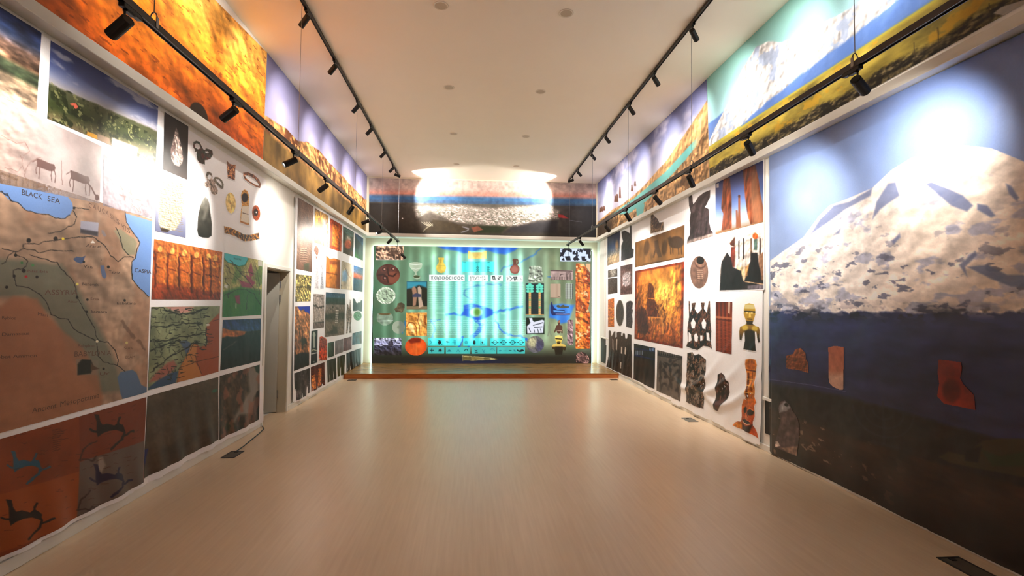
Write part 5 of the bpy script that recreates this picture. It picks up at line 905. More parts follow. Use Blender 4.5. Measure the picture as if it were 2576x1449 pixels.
# pictures at the left edge
BK(RC(kU, 70, 88, 388, 245), (176, 138, 112), 'relief_photo', 'brown relief at the top left corner', lambda p: (p.relief(1.2, 6, 4), p.blotch((60, 40, 30), 7, .54, .07, .8, 6), p.line(kU(70, 245, 388, 248), 2, (226, 214, 200))), 0)
def f(p):
    p.ell(976, 690, 30, 27, (70, 34, 26)); p.ell(988, 698, 18, 16, (126, 66, 46), .9, 6)
    for x, y in ((160, 350), (262, 345), (165, 450)): p.ell(930 + x / 4.525, 600 + y / 4.525, 8.5, 8, (92, 46, 36), 1, 2); p.ell(930 + x / 4.525 + 1, 600 + y / 4.525, 5, 5, (44, 18, 16), 1, 2); p.ell(930 + x / 4.525 + 2, 600 + y / 4.525, 2.4, 2.4, (190, 140, 120), 1, 2)
    p.line(kU(95, 420, 150, 410, 200, 440, 210, 500), 4, (34, 12, 10), .9, 2); p.line(kU(200, 340, 215, 420, 270, 430, 300, 400), 4, (34, 12, 10), .9, 2)
BC(ellpts(930 + 210 / 4.525, 600 + 412 / 4.525, 29.5, 26.5), (90, 44, 34), 'round_box_photo', 'dark brown carved round box', f)
BC(ellpts(930 + 185 / 4.525, 600 + 650 / 4.525, 24, 21.5), (196, 206, 182), 'coin_photo', 'silver-green coin', lambda p: (p.ell(971, 743.6, 20, 17.5, (150, 168, 140), 1, 2), p.relief(.6, 9, 4), p.line([(975, 745), (990, 742), (984, 748)], 2, (90, 110, 84), .8, 1.5)), .2)
BC(kU(90, 850, 240, 850, 262, 880, 268, 940, 240, 965, 205, 985, 190, 992, 150, 990, 120, 970, 85, 940, 80, 890), (122, 140, 118), 'bowl_photo', 'glassy green bowl', lambda p: (p.ell(930 + 172 / 4.525, 600 + 855 / 4.525, 15, 4, (84, 66, 36), 1, 1.5), p.line(kU(85, 940, 265, 935), 2, (190, 206, 190), .8), p.grain(.2, 9, 3, 4)), .5)
BC(ellpts(930 + 328 / 4.525, 600 + 1010 / 4.525, 16, 16), (150, 160, 138), 'coin_photo', 'smaller grey-green seal', lambda p: (p.poly(kU(335, 930, 400, 930, 400, 1090, 335, 1090), (80, 92, 84), .6, 4), p.ell(1003, 823, 4, 4, (110, 124, 100), .8, 1.5)))
BC(kU(320, 740, 360, 728, 395, 745, 398, 790, 370, 845, 335, 835, 300, 840, 280, 800, 310, 780), (96, 84, 60), 'shard_photo', 'dim brown shard', lambda p: p.grain(.3, 12, 3, 4))
BK(RC(kU, 52, 1130, 362, 1330), (76, 74, 96), 'relief_photo', 'blue-grey carved frieze at the lower left', lambda p: (p.grad([(0, (176, 176, 196)), (.35, (120, 120, 150)), (.45, (60, 60, 80)), (1, (30, 26, 26))]), p.relief(1.1, 8, 4), p.line(kU(52, 1212, 90, 1205, 130, 1222, 170, 1200, 215, 1215, 260, 1220, 300, 1200, 360, 1210), 2, (206, 206, 226), .9), p.ell(930 + 240 / 4.525, 600 + 1200 / 4.525, 7, 8, (34, 30, 40), .8, 2)), 0)
BC(kU(450, 285, 480, 272, 530, 268, 580, 275, 600, 290, 590, 330, 560, 362, 530, 385, 540, 420, 575, 430, 572, 455, 535, 462, 500, 450, 500, 425, 520, 400, 510, 380, 475, 350, 455, 320), (164, 178, 152), 'cup_photo', 'glass cup', lambda p: (p.line(kU(452, 290, 525, 300, 598, 290), 1.5, (226, 230, 214)), p.line(kU(460, 335, 525, 350, 590, 335), 1.5, (220, 224, 208), .7), p.ell(930 + 535 / 4.525, 600 + 434 / 4.525, 8, 3.6, (60, 72, 44))), .5)
# stand-in picture: pale shapes on dark green with a turquoise sky
def f(p):
    p.poly(kU(420, 490, 650, 490, 650, 560, 560, 530, 500, 560, 420, 575), (40, 150, 176), .9, 5); p.poly(kU(415, 770, 655, 770, 655, 806, 415, 806), (120, 104, 76), 1, 2)
    p.poly(kU(480, 570, 505, 540, 530, 570, 540, 650, 525, 760, 490, 770, 492, 660), (170, 124, 98), .9, 2); p.poly(kU(545, 560, 565, 540, 590, 580, 590, 680, 612, 770, 560, 790, 552, 680), (200, 170, 146), .9, 2); p.poly(kU(485, 640, 530, 622, 585, 635, 585, 668, 485, 668), (54, 60, 84), 1, 1.5)
BK(RC(kU, 420, 488, 655, 806), (24, 30, 22), 'painting_print', 'dark painting with two pale shapes under a turquoise sky', f, 0)
BK(RC(kU, 415, 842, 653, 1107), (222, 150, 68), 'relief_photo', 'orange ivory relief of a winged beast', lambda p: (p.poly(kU(425, 960, 470, 955, 500, 990, 510, 1080, 470, 1060, 450, 1010), (250, 212, 140), .9, 4), p.poly(kU(545, 870, 600, 860, 610, 960, 570, 1050, 540, 1060, 540, 950), (244, 190, 110), .9, 4), p.line(kU(420, 1000, 450, 950, 500, 960, 530, 1010, 535, 1100), 2, (110, 50, 14), .9, 2), p.line(kU(560, 860, 545, 940, 570, 1000, 560, 1090), 2, (110, 50, 14), .9, 2), p.poly(kU(620, 880, 645, 880, 645, 1000, 615, 960), (120, 56, 16), .8, 3), p.relief(.5, 5, 4), [p.line(kU(430, 870 + 14 * i, 530, 905 + 8 * i), 1.3, (130, 70, 20), .7) for i in range(5)]), 0)
BC(ellpts(930 + 527 / 4.525, 600 + 1230 / 4.525, 27, 22.5), (206, 72, 20), 'bowl_photo', 'glowing orange-red bowl', lambda p: (p.poly(kU(430, 1150, 500, 1130, 580, 1140, 575, 1180, 470, 1200), (110, 24, 8), .9, 4), p.ell(1046, 877, 18, 14, (222, 96, 34), .7, 8), p.line(kU(530, 1190, 530, 1320), 1.5, (236, 130, 60), .6), p.grain(.1, 9, 3, 4)))
# middle
def jug(cx, cy, col, dark):
    return [(cx - 4, cy - 29), (cx + 8, cy - 29), (cx + 9, cy - 16), (cx + 16, cy - 6), (cx + 17, cy + 6), (cx + 9, cy + 19), (cx - 4, cy + 20), (cx - 15, cy + 10), (cx - 16, cy - 4), (cx - 5, cy - 15)]
BC(kQ(205, 235, 275, 232, 275, 260, 265, 270, 272, 300, 295, 330, 300, 365, 280, 410, 240, 420, 200, 405, 180, 370, 185, 330, 210, 300, 212, 262), (214, 182, 72), 'jug_photo', 'yellow jug', lambda p: (p.line(kQ(238, 245, 238, 290), 1.5, (130, 110, 40)), p.grain(.08, 12, 3, 4), p.line(kQ(190, 328, 310, 328), 1, (150, 150, 60), .6)), .35)
BC(kQ(1110, 247, 1150, 245, 1175, 255, 1180, 300, 1165, 320, 1190, 350, 1192, 390, 1170, 425, 1130, 430, 1090, 415, 1075, 380, 1085, 345, 1115, 320, 1118, 290, 1108, 265), (140, 78, 66), 'jug_photo', 'dark red-brown jug with a handle', lambda p: (p.poly(kQ(1110, 247, 1180, 250, 1180, 320, 1115, 320), (96, 60, 50), .9, 2), p.ell(1060 + 1130 / 4.829, 600 + 375 / 4.829, 8, 8, (176, 110, 96), .8, 4), p.poly(kQ(1155, 262, 1168, 270, 1165, 305, 1152, 305), (150, 170, 130), .9, 1)), .2)
BK(RC(kQ, 565, 150, 790, 245), (214, 182, 96), 'tablet_photo', 'pale yellow tablet glowing at the top', lambda p: (p.poly(kQ(590, 150, 680, 130, 780, 150, 740, 165, 600, 168), (110, 220, 214), .9, 3), p.grain(.12, 9, 4, 4)), .6)
cyan = (52, 208, 206); M_SIGN = mat('sign_ink', rgb(10, 20, 26), .5); M_SIGN2 = mat('sign_ink_soft', rgb(30, 96, 100), .5)
def slab(q, label, ink=(), col=cyan, tub=.8, letter=()):
    def fn(p):
        p.grain(.05, 4, 3, 4)
        for l in ink: p.line(*l)
    o = BK(q, col, 'sign_plate', label, fn, tub); 
    for a in letter: lettering(*a)
    return o
slab(RC(kQ, 492, 280, 885, 408), 'glowing turquoise plate of three signs', [(kQ(500, 285, 540, 290), 1, (20, 110, 110), .8), (kQ(660, 290, 710, 285), 1, (20, 90, 90), .8), (kQ(680, 300, 685, 400), 1, (20, 110, 110), .7), (kQ(800, 295, 825, 290), 1.4, (10, 70, 80), .9)] + [(kQ(x, y, x + 18, y - 8, x + 30, y + 4, x + 12, y + 10, x, y), 1.3, (16, 90, 96), .9) for x in (668, 795) for y in (350, 375, 398)])
white = (238, 246, 240)
def pen_lettering(glyphs, x0, y0, h, parent, w=.13, ch=M_SIGN2):
    """letters drawn with a broad pen: glyphs = list of (advance, strokes); x0, y0 top left, h letter height (survey points)"""
    bm = bmesh.new(); x = x0
    for adv, strokes in glyphs:
        for st in strokes:
            for (ax, ay), (bx, by) in zip(st[:-1], st[1:]):
                P = [Vector((x + ax * h, y0 + ay * h)), Vector((x + bx * h, y0 + by * h))]; d = (P[1] - P[0]).normalized() * w * h / 2; n = Vector((-d.y, d.x))
                q = [P[0] - d * .9 + n, P[1] + d * .9 + n, P[1] + d * .9 - n, P[0] - d * .9 - n]; vs = []
                for c in q:
                    aa, zz = on_plane('P', c.x, c.y); vs.append(bm.verts.new((float(aa), PY['P'] - .0075, float(zz))))
                bm.faces.new(vs)
        x += adv * h
    return mesh_obj('plate_lettering', bm, ch, parent)
g = slab(RC(kQ, 95, 440, 526, 518), 'white plate with a Greek word', (), white, 0)
pen_lettering([(1, [[(0, .06), (.85, .02)], [(.2, .05), (.16, 1)], [(.62, .05), (.62, .85), (.78, 1)]])], kQ(116, 462)[0][0], kQ(116, 462)[0][1], 7.0, g)
lettering('plate_lettering', 'αραδεισος', 'P', kQ(154, 496)[0], kQ(512, 498)[0], 9.5, M_SIGN2, g, .0075)
h_ = slab(RC(kQ, 572, 444, 806, 520), 'white plate with Hebrew letters', (), white, 0)
_n = (.55, [[(0, 0), (.22, 0), (.22, 1.3)]])
pen_lettering([_n, (.95, [[(0, 0), (.75, 0)], [(.62, 0), (.62, 1)]]), (.95, [[(.05, 0), (.4, .7)], [(.72, 0), (.62, .65), (0, 1.05)]]), (1.0, [[(.05, 0), (.6, 0), (.6, 1)], [(0, 1), (.8, 1)]]), (.75, [[(.05, .1), (.5, .1)]]), _n, (.8, [[(.1, 0), (.42, 0), (.42, .7), (.6, 1)], [(.42, .68), (.05, 1)]])], kQ(592, 468)[0][0], kQ(592, 466)[0][1], 7.2, h_)
slab(RC(kQ, 843, 446, 990, 522), 'white plate with wedge signs', [(kQ(860, 460, 875, 458), 2, (40, 50, 50)), (kQ(888, 460, 895, 500), 2, (20, 30, 30)), (kQ(862, 470, 875, 500), 2, (60, 70, 70)), (kQ(868, 468, 880, 466), 2, (60, 70, 70)), (kQ(930, 500, 965, 460), 1.6, (60, 70, 70)), (kQ(925, 480, 950, 500), 1.6, (80, 90, 90)), (kQ(940, 465, 965, 480), 1.6, (60, 70, 70))], white, 0)
slab(RC(kQ, 1028, 448, 1233, 526), 'white plate with arrow-like signs', [(kQ(1040, 470, 1055, 485, 1042, 505), 1.4, (120, 130, 130)), (kQ(1075, 465, 1105, 485, 1080, 508), 1.6, (80, 90, 90)), (kQ(1120, 470, 1160, 468, 1135, 510, 1122, 475), 2, (20, 30, 30)), (kQ(1150, 485, 1165, 500), 1.4, (60, 70, 70)), (kQ(1205, 485, 1215, 500), 1.2, (150, 160, 160))], white, 0)
bk = (8, 20, 30); th = (20, 110, 130)
def star(k, x, y, r, n=4, w_=1.0, col=bk): return [(k(x + r * math.cos(math.pi * i / n), y + r * math.sin(math.pi * i / n), x - r * math.cos(math.pi * i / n), y - r * math.sin(math.pi * i / n)), w_, col) for i in range(n)]
def ring(k, x, y, r, w_=1.0, col=bk): return [(k(*sum([[x + r * math.cos(a * .5236), y + r * math.sin(a * .5236)] for a in range(13)], [])), w_, col)]
slab(kX(148, 100, 955, 100, 880, 275, 148, 275), 'upper left turquoise sign plate', [(kX(190, 160, 235, 200, 190, 240), 1, th), (kX(205, 150, 240, 190), 1, th)] + [(kX(385, 140, 480, 250), .9, bk), (kX(460, 150, 385, 245), .9, bk), (kX(420, 170, 420, 225), 5, bk), (kX(400, 197, 440, 197), 4, bk)] + [(kX(585, 180, 615, 185), 3, bk), (kX(610, 150, 615, 240), .8, th), (kX(590, 198, 655, 198), .8, th), (kX(720, 198, 800, 195), .9, th)] + ring(kX, 775, 165, 22, .9, th) + ring(kX, 775, 225, 20, .9, th), tub=1)
slab(RC(kX, 968, 102, 1525, 276), 'upper middle turquoise sign plate with a black dot', ring(kX, 1040, 197, 32, 1, th) + ring(kX, 1040, 197, 14, 1, th) + [(kX(1225, 180, 1225, 216), 6.5, bk)] + [(kX(1370, 160, 1465, 160, 1465, 230, 1370, 230, 1370, 160), 1, th), (kX(1408, 190, 1415, 200), 4, bk), (kX(1368, 233, 1462, 233), 1.4, bk)], tub=1)
slab(RC(kX, 1598, 104, 2400, 278), 'upper right turquoise sign plate with eye signs', sum([ring(kX, x, 195, 45, 1.1) + ring(kX, x, 195, 14, 1.2, th) + [(kX(x - 75, 195, x - 45, 195), 2, bk), (kX(x + 45, 195, x + 72, 195), 2, bk), (kX(x - 20, 250, x + 20, 250), 1.4, th)] for x in (1705, 1900, 2110, 2300)], []), tub=1)
cy2 = (60, 176, 170)
slab(RC(kX, 158, 306, 530, 455), 'lower plate with a cross and a star', [(kX(200, 378, 285, 378), 1.6, bk), (kX(240, 340, 240, 415), 1.6, bk)] + star(kX, 432, 378, 42, 4, 1.1) + [(kX(425, 378, 440, 378), 3.5, bk)], cy2, 0)
slab(RC(kX, 567, 306, 1122, 457), 'lower plate with tent-shaped signs', [(kX(600, 405, 645, 355, 690, 405, 600, 405), 1, th), (kX(630, 385, 665, 385), 1, bk), (kX(820, 412, 852, 360, 884, 412), 1, th), (kX(995, 395, 1015, 365, 1040, 350, 1060, 362, 1078, 395), 1.4, bk)], cy2, 0)
slab(RC(kX, 1172, 306, 1735, 457), 'lower plate with twig-like signs', [(kX(1230, 370, 1255, 380), 1, th), (kX(1300, 365, 1275, 385), 1, th), (kX(1255, 390, 1285, 388), 2, bk), (kX(1245, 425, 1298, 425), 1.4, bk), (kX(1410, 365, 1440, 400, 1465, 440), 1, th), (kX(1470, 365, 1440, 400, 1430, 440), 1, th), (kX(1600, 365, 1625, 340, 1660, 345, 1695, 385), 1, th), (kX(1630, 360, 1640, 380), 1, th)], cy2, 0)
slab(RC(kX, 1755, 306, 2398, 457), 'lower plate with small marks and a black scrawl', [(kX(1800, 385, 1845, 382), 1.4, th), (kX(1800, 398, 1840, 396), 1.2, th), (kX(1905, 385, 1920, 390), 1, th), (kX(1950, 388, 1965, 392), 1, th), (kX(2030, 382, 2080, 384), 1.4, bk), (kX(2140, 370, 2150, 400, 2160, 370, 2180, 405), 1.4, th), (kX(2225, 375, 2255, 400, 2290, 385, 2330, 370, 2365, 385, 2290, 405, 2250, 395), 2.8, bk)], cy2, 0)
BC(kX(945, 492, 1000, 500, 1200, 515, 1500, 535, 1680, 562, 1780, 578, 1690, 595, 1450, 612, 1200, 620, 1000, 612, 940, 630), (122, 104, 56), 'blade_photo', 'bronze spearhead lying on its side', lambda p: (p.line(kX(985, 520, 1200, 525, 1500, 545, 1700, 575), 1.3, (190, 180, 130)), p.line(kX(985, 600, 1200, 608, 1500, 600, 1700, 585), 1.3, (190, 180, 130)), p.line(kX(950, 500, 955, 625), 2, (130, 124, 120)), p.blotch((66, 60, 34), 12, .5, .08, .6, 4)))
# right-hand pictures
def f(p):
    p.blotch((10, 14, 34), 5, .56, .03, 1, 5)
    for q in (kV(500, 205, 560, 200, 570, 250, 520, 250), kV(690, 205, 735, 205, 730, 255, 695, 250), kV(462, 245, 490, 215, 500, 255), kV(590, 150, 612, 150, 615, 185, 590, 180), kV(630, 145, 650, 150, 645, 185, 630, 180), kV(450, 120, 540, 118, 560, 135, 500, 130), kV(680, 130, 760, 120, 780, 125, 700, 140), kV(450, 165, 510, 175, 460, 180), kV(740, 170, 790, 160, 790, 178, 745, 180)): p.poly(q, (8, 12, 30), 1, 1)
BK(RC(kV, 447, 114, 795, 262), (206, 220, 244), 'relief_photo', 'black and white pair of winged beasts at the top right corner', f, 0)
BC(kV(95, 320, 130, 310, 200, 315, 235, 325, 240, 375, 250, 400, 245, 440, 250, 490, 90, 500, 85, 440, 100, 400), (150, 160, 142), 'shard_photo', 'grey stone fragment', lambda p: (p.relief(.8, 6, 4), p.line(kV(150, 480, 200, 440, 245, 430), 2.5, (90, 96, 84), .9)), .3)
def f(p):
    for x in (104, 215):
        p.line(kV(x, 620, x, 865), 6, (224, 170, 104), 1, 1.5)
        for y in (540, 570, 600):
            for s in (-1, 1): p.ell(1310 + (x + s * 20) / 4.526, 600 + y / 4.526, 5.4, 3.4, (96, 214, 186), 1, 1.5)
        p.ell(1310 + x / 4.526, 600 + 522 / 4.526, 4, 3, (96, 214, 186), 1, 1.5)
        for y in (600, 700, 785): p.ell(1310 + x / 4.526, 600 + y / 4.526, 2.6, 2.2, (90, 190, 120), 1, 1)
    for i in range(10): p.line(kV(60, 640 + i * 22, 262, 636 + i * 23), 1, (34, 96, 90), .45, 1, 1, i)
    p.line(kV(55, 867, 262, 867), 2, (190, 150, 90))
BK(RC(kV, 55, 512, 265, 870), (12, 34, 40), 'relief_photo', 'two orange palm columns with green leaves on dark', f, 0)
def f(p):
    p.poly(kV(95, 905, 130, 905, 135, 930, 150, 950, 245, 925, 268, 935, 260, 1000, 255, 1075, 75, 1080, 70, 1000, 110, 960), (216, 218, 232), 1, 2)
    for l in (kV(140, 990, 250, 960), kV(150, 1010, 240, 1005), kV(90, 1020, 110, 1060), kV(150, 1040, 155, 1070), kV(190, 1030, 200, 1070), kV(225, 1030, 230, 1065)): p.line(l, 2, (40, 50, 60), .9, 1, 1)
BK(RC(kV, 62, 900, 270, 1092), (10, 32, 22), 'relief_photo', 'white ivory sphinx on dark green', f, 0)
BC(ellpts(1310 + 165 / 4.526, 600 + 1205 / 4.526, 22, 21), (90, 88, 92), 'bowl_photo', 'grey metal bowl', lambda p: (p.ell(1310 + 130 / 4.526, 600 + 1180 / 4.526, 11, 13, (190, 184, 140), .9, 8), p.ell(1310 + 215 / 4.526, 600 + 1220 / 4.526, 9, 14, (56, 56, 88), .7, 6), p.relief(.3, 9, 4)))
def f(p):
    p.grain(.12, 9, 3, 4); p.line(kV(338, 366, 585, 372), 2, (60, 44, 44))
    for i in range(12): p.line(kV(350 + i * 18, 438, 350 + i * 18, 474), 1.3, (60, 44, 44), .8)
    for l in (kV(515, 465, 515, 392, 565, 392, 565, 465), kV(525, 465, 525, 405, 553, 405, 553, 465), kV(445, 405, 480, 408), kV(460, 408, 450, 425), kV(340, 470, 588, 474)): p.line(l, 1.4, (50, 34, 36), .9)
BC(kV(338, 360, 590, 365, 596, 460, 580, 476, 360, 470, 340, 480, 345, 420), (178, 152, 146), 'relief_photo', 'pinkish seal impression of a gateway', f)
BC(RC(kV, 337, 516, 452, 675), (176, 150, 128), 'cylinder_photo', 'plain pinkish cylinder', lambda p: (p.line(kV(412, 520, 412, 670), 6, (150, 120, 100), .6, 4), p.line(kV(340, 674, 450, 676), 1.5, (110, 84, 70)), p.line(kV(422, 660, 440, 662), 1.5, (70, 50, 40))), .3)
BC(RC(kV, 508, 514, 594, 690), (206, 214, 200), 'cylinder_photo', 'pale cylinder with rows of dark marks', lambda p: [p.line(kV(515 + 18 * i, 520 + 26 * j, 515 + 18 * i, 536 + 26 * j), 2.6, (50, 54, 50), .9, 1) for i in range(5) for j in range(7)] and None)
BC(kV(355, 712, 360, 750, 385, 795, 420, 812, 480, 815, 500, 820, 505, 845, 480, 850, 490, 860, 560, 850, 560, 872, 360, 875, 342, 850, 338, 800, 345, 740), (14, 34, 90), 'boat_photo', 'dark reed boat with a high stem', lambda p: (p.poly(kV(370, 815, 500, 825, 500, 842, 375, 838), (80, 150, 220), 1, 1.5), p.line(kV(400, 860, 560, 862), 2, (150, 150, 190), .8)))
BC(kV(405, 765, 425, 755, 448, 765, 450, 780, 465, 760, 490, 755, 500, 770, 545, 772, 548, 785, 480, 790, 430, 785, 412, 780), (74, 76, 56), 'birds_photo', 'dark rowers in the boat', None)
BC(kV(318, 930, 330, 940, 335, 975, 345, 1010, 340, 1060, 355, 1110, 345, 1118, 325, 1070, 312, 1115, 300, 1112, 315, 1050, 312, 1000, 322, 960), (124, 134, 108), 'figure_photo', 'faint outline of a striding figure', None, .3)
BC(kV(425, 935, 448, 925, 446, 960, 440, 985, 470, 995, 476, 1080, 462, 1080, 460, 1040, 448, 1080, 418, 1080, 405, 1040, 385, 1078, 378, 1070, 398, 1010, 405, 992, 425, 985, 420, 960), (84, 52, 40), 'figure_photo', 'dark figurine with a pointed cap', lambda p: (p.poly(kV(425, 940, 448, 925, 446, 955, 428, 960), (176, 120, 90), .9, 2), p.line(kV(418, 1048, 462, 1050), 2, (200, 170, 150), .8)))
BC(kV(530, 930, 560, 925, 592, 930, 594, 1180, 590, 1208, 530, 1208), (150, 118, 120), 'cylinder_photo', 'tall pink cylinder of carvings', lambda p: (p.relief(.9, 9, 4), [p.line(kV(532, y, 592, y), 1.2, (96, 70, 74)) for y in (960, 1055, 1130)]))
def f(p):
    p.grad([(0, (250, 226, 130)), (.3, (222, 190, 80)), (.55, (214, 180, 90)), (.62, (50, 36, 12)), (1, (24, 20, 12))])
    p.line(kV(398, 1140, 465, 1145), 2.5, (30, 20, 8)); p.line(kV(420, 1172, 445, 1172), 1.5, (50, 30, 10)); p.poly(kV(410, 1180, 455, 1180, 445, 1200, 415, 1200), (40, 28, 8), 1, 1.5); p.poly(kV(395, 1230, 475, 1230, 475, 1320, 392, 1320), (24, 20, 10), .9, 3)
BC(kV(392, 1110, 430, 1103, 472, 1110, 475, 1150, 458, 1185, 462, 1200, 505, 1210, 515, 1245, 505, 1275, 480, 1265, 470, 1320, 395, 1322, 385, 1260, 358, 1252, 352, 1225, 368, 1205, 410, 1198, 405, 1180, 390, 1150), (200, 170, 90), 'figure_photo', 'small golden bust, lit', f)
BC(kV(628, 286, 720, 290, 740, 330, 788, 400, 790, 520, 788, 640, 780, 740, 765, 800, 788, 860, 790, 1000, 786, 1250, 625, 1252), (200, 84, 24), 'gold_strip_photo', 'tall orange column of hammered relief', lambda p: (p.mix(np.exp(-((p.X - 1463) / 10) ** 2) * .5, (250, 150, 60)), p.relief(.8, 6, 4), p.blotch((104, 24, 6), 5, .6, .1, .6, 9, 1.0, .5), p.blotch((255, 214, 150), 10, .66, .03, .8, 19)), .25)
BC(kV(740, 288, 792, 288, 792, 390, 745, 325), (222, 176, 130), 'gold_strip_photo', 'pale beige corner', None)
BC(kV(655, 1300, 700, 1290, 740, 1310, 770, 1350, 782, 1385, 770, 1418, 640, 1418, 622, 1380, 628, 1330), (130, 92, 84), 'rose_photo', 'brown coiled stone', lambda p: (p.relief(1.0, 10, 4), p.blotch((30, 16, 16), 10, .54, .05, .9, 4), p.ell(1467, 902, 9, 8, (60, 36, 34), .6, 4)))

# ------------------------------------------------------------------ tracks, lamps, wires
TX = {'L': -1.9, 'R': 2.555}
TR_Z = {'low': 3.29, 'top': 4.985}
def track(name, x, y0, y1, z, label, h=.036, w_=.034):
    t = tag(empty(name, (x, y0, z)), label, 'track')
    bm = bmesh.new(); L_ = y1 - y0
    # channel: two cheeks and a web, open underneath
    add_box(bm, -w_ / 2, w_ / 2, 0, L_, h / 2 - .008, h / 2); add_box(bm, -w_ / 2, -w_ / 2 + .005, 0, L_, -h / 2, h / 2 - .008); add_box(bm, w_ / 2 - .005, w_ / 2, 0, L_, -h / 2, h / 2 - .008)
    mesh_obj('rail', bm, M_RAIL, t)
    bm = bmesh.new(); add_box(bm, -w_ / 2 + .006, w_ / 2 - .006, .002, L_ - .002, -h / 2 + .008, h / 2 - .009); mesh_obj('inner_channel', bm, M_BLACK, t)
    for yy in (0, L_):
        bm = bmesh.new(); add_box(bm, -w_ / 2 - .001, w_ / 2 + .001, yy - .004, yy + .004, -h / 2 - .001, h / 2 + .001, .001); mesh_obj('end_cap', bm, M_BLACK, t)
    return t
track('suspended_track', TX['L'], -1.2, 12.95, TR_Z['low'], 'black lamp track hanging on wires along the left wall', .042, .036)
track('suspended_track', TX['R'], -1.2, 12.9, TR_Z['low'], 'black lamp track hanging on wires along the right wall', .042, .036)
track('ceiling_track', TX['L'], -1.2, 12.8, TR_Z['top'] + .01, 'black lamp track fixed to the ceiling on the left')
track('ceiling_track', TX['R'], -1.2, 12.75, TR_Z['top'] + .01, 'black lamp track fixed to the ceiling on the right')

def lamp_proto():
    """a track head made of an adapter, a stem and a can with lens; can points along local +x of the head empty"""
    parts = {}
    bm = bmesh.new(); add_box(bm, -.017, .017, -.075, .075, -.026, 0, .003); add_box(bm, -.015, .015, -.045, .02, -.036, -.026, .003); parts['adapter'] = (bm, M_BLACK)
    bm = bmesh.new(); add_tube(bm, [(0, -.045, -.036), (0, -.045, -.075)], .006, 8); parts['stem'] = (bm, M_BLACK)
    return parts
R_C, L_C = .033, .15
def can_mesh():
    bm = bmesh.new(); pr = [(-.035, .0), (-.035, R_C - .004), (-.031, R_C), (L_C - .037, R_C), (L_C - .035, R_C - .002), (L_C - .035, R_C - .004), (L_C - .052, R_C - .005), (L_C - .054, 0)]
    seg = 20; rings = []
    for x, r in pr: rings.append([bm.verts.new((x, r * math.cos(2 * math.pi * k / seg), r * math.sin(2 * math.pi * k / seg))) for k in range(seg)] if r else [bm.verts.new((x, 0, 0))])
    for a, b in zip(rings[:-1], rings[1:]):
        for k in range(seg):
            if len(a) == 1: bm.faces.new((a[0], b[k], b[(k + 1) % seg]))
            elif len(b) == 1: bm.faces.new((a[k], b[0], a[(k + 1) % seg]))
            else: bm.faces.new((a[k], b[k], b[(k + 1) % seg], a[(k + 1) % seg]))
    me = bpy.data.meshes.new('can'); bmesh.ops.recalc_face_normals(bm, faces=bm.faces[:]); bm.to_mesh(me); bm.free(); me.materials.append(M_BLACK)
    bm = bmesh.new(); bmesh.ops.create_circle(bm, cap_ends=True, segments=20, radius=R_C - .006)
    m2 = bpy.data.meshes.new('lens'); 
    for v in bm.verts: v.co = Vector((L_C - .049, v.co.x, v.co.y))
    bm.to_mesh(m2); bm.free(); m2.materials.append(M_LENS)
    return me, m2
ME_CAN, ME_LENS = can_mesh()
pp = lamp_proto(); ME_AD = bpy.data.meshes.new('adapter'); bmesh.ops.recalc_face_normals(pp['adapter'][0], faces=pp['adapter'][0].faces[:]); pp['adapter'][0].to_mesh(ME_AD); ME_AD.materials.append(M_BLACK)
ME_ST = bpy.data.meshes.new('stem'); pp['stem'][0].to_mesh(ME_ST); ME_ST.materials.append(M_BLACK)
def spot(side, y, level, target, watts, cone=46, blend=.6, label='', group=None, stem=.0, spill=1.0, col=SPOT_COL):
    x = TX[side]; z = TR_Z[level] - (.021 if level == 'low' else .008)
    t = tag(empty('track_spotlight', (x, y + .045, z)), label, 'spotlight', group)
    a = bpy.data.objects.new('adapter', ME_AD); link(a, t); s = bpy.data.objects.new('stem', ME_ST); link(s, t)
    hp = Vector((0, -.045, -.105)); d = (Vector(target) - (Vector((x, y + .045, z)) + hp)).normalized()
    q = d.to_track_quat('X', 'Z')
    c = bpy.data.objects.new('lamp_can', ME_CAN); c.location = hp; c.rotation_mode = 'QUATERNION'; c.rotation_quaternion = q; link(c, t)
    l = bpy.data.objects.new('lens', ME_LENS); link(l, c); l['label'] = 'bright lit lens'
    # core of the beam and the wide spill of the reflector
    li2 = bpy.data.lights.new('spill', 'SPOT'); li2.energy = watts * SPILL * spill * (3.0 if level == 'low' else 1.0); li2.color = col; li2.spot_size = math.radians((86 if side == 'L' else 96 if y < 4 else 122) if level == 'low' else 96); li2.spot_blend = 1.0; li2.shadow_soft_size = .03
    lo2 = bpy.data.objects.new('track_spotlight_spill', li2); SC.collection.objects.link(lo2)
    lo2.location = Vector((x, y + .045, z)) + hp + d * (L_C - .02); lo2.rotation_mode = 'QUATERNION'; lo2.rotation_quaternion = d.to_track_quat('-Z', 'Y')
    li = bpy.data.lights.new('spot', 'SPOT'); li.energy = watts; li.color = col; li.spot_size = math.radians(cone); li.spot_blend = blend; li.shadow_soft_size = .022
    lo = bpy.data.objects.new('track_spotlight_beam', li); SC.collection.objects.link(lo)
    lo.location = Vector((x, y + .045, z)) + hp + d * (L_C - .02); lo.rotation_mode = 'QUATERNION'; lo.rotation_quaternion = d.to_track_quat('-Z', 'Y')
    return t
ORD = ['nearest', 'second', 'third', 'fourth', 'fifth', 'sixth', 'seventh', 'eighth', 'ninth', 'tenth']
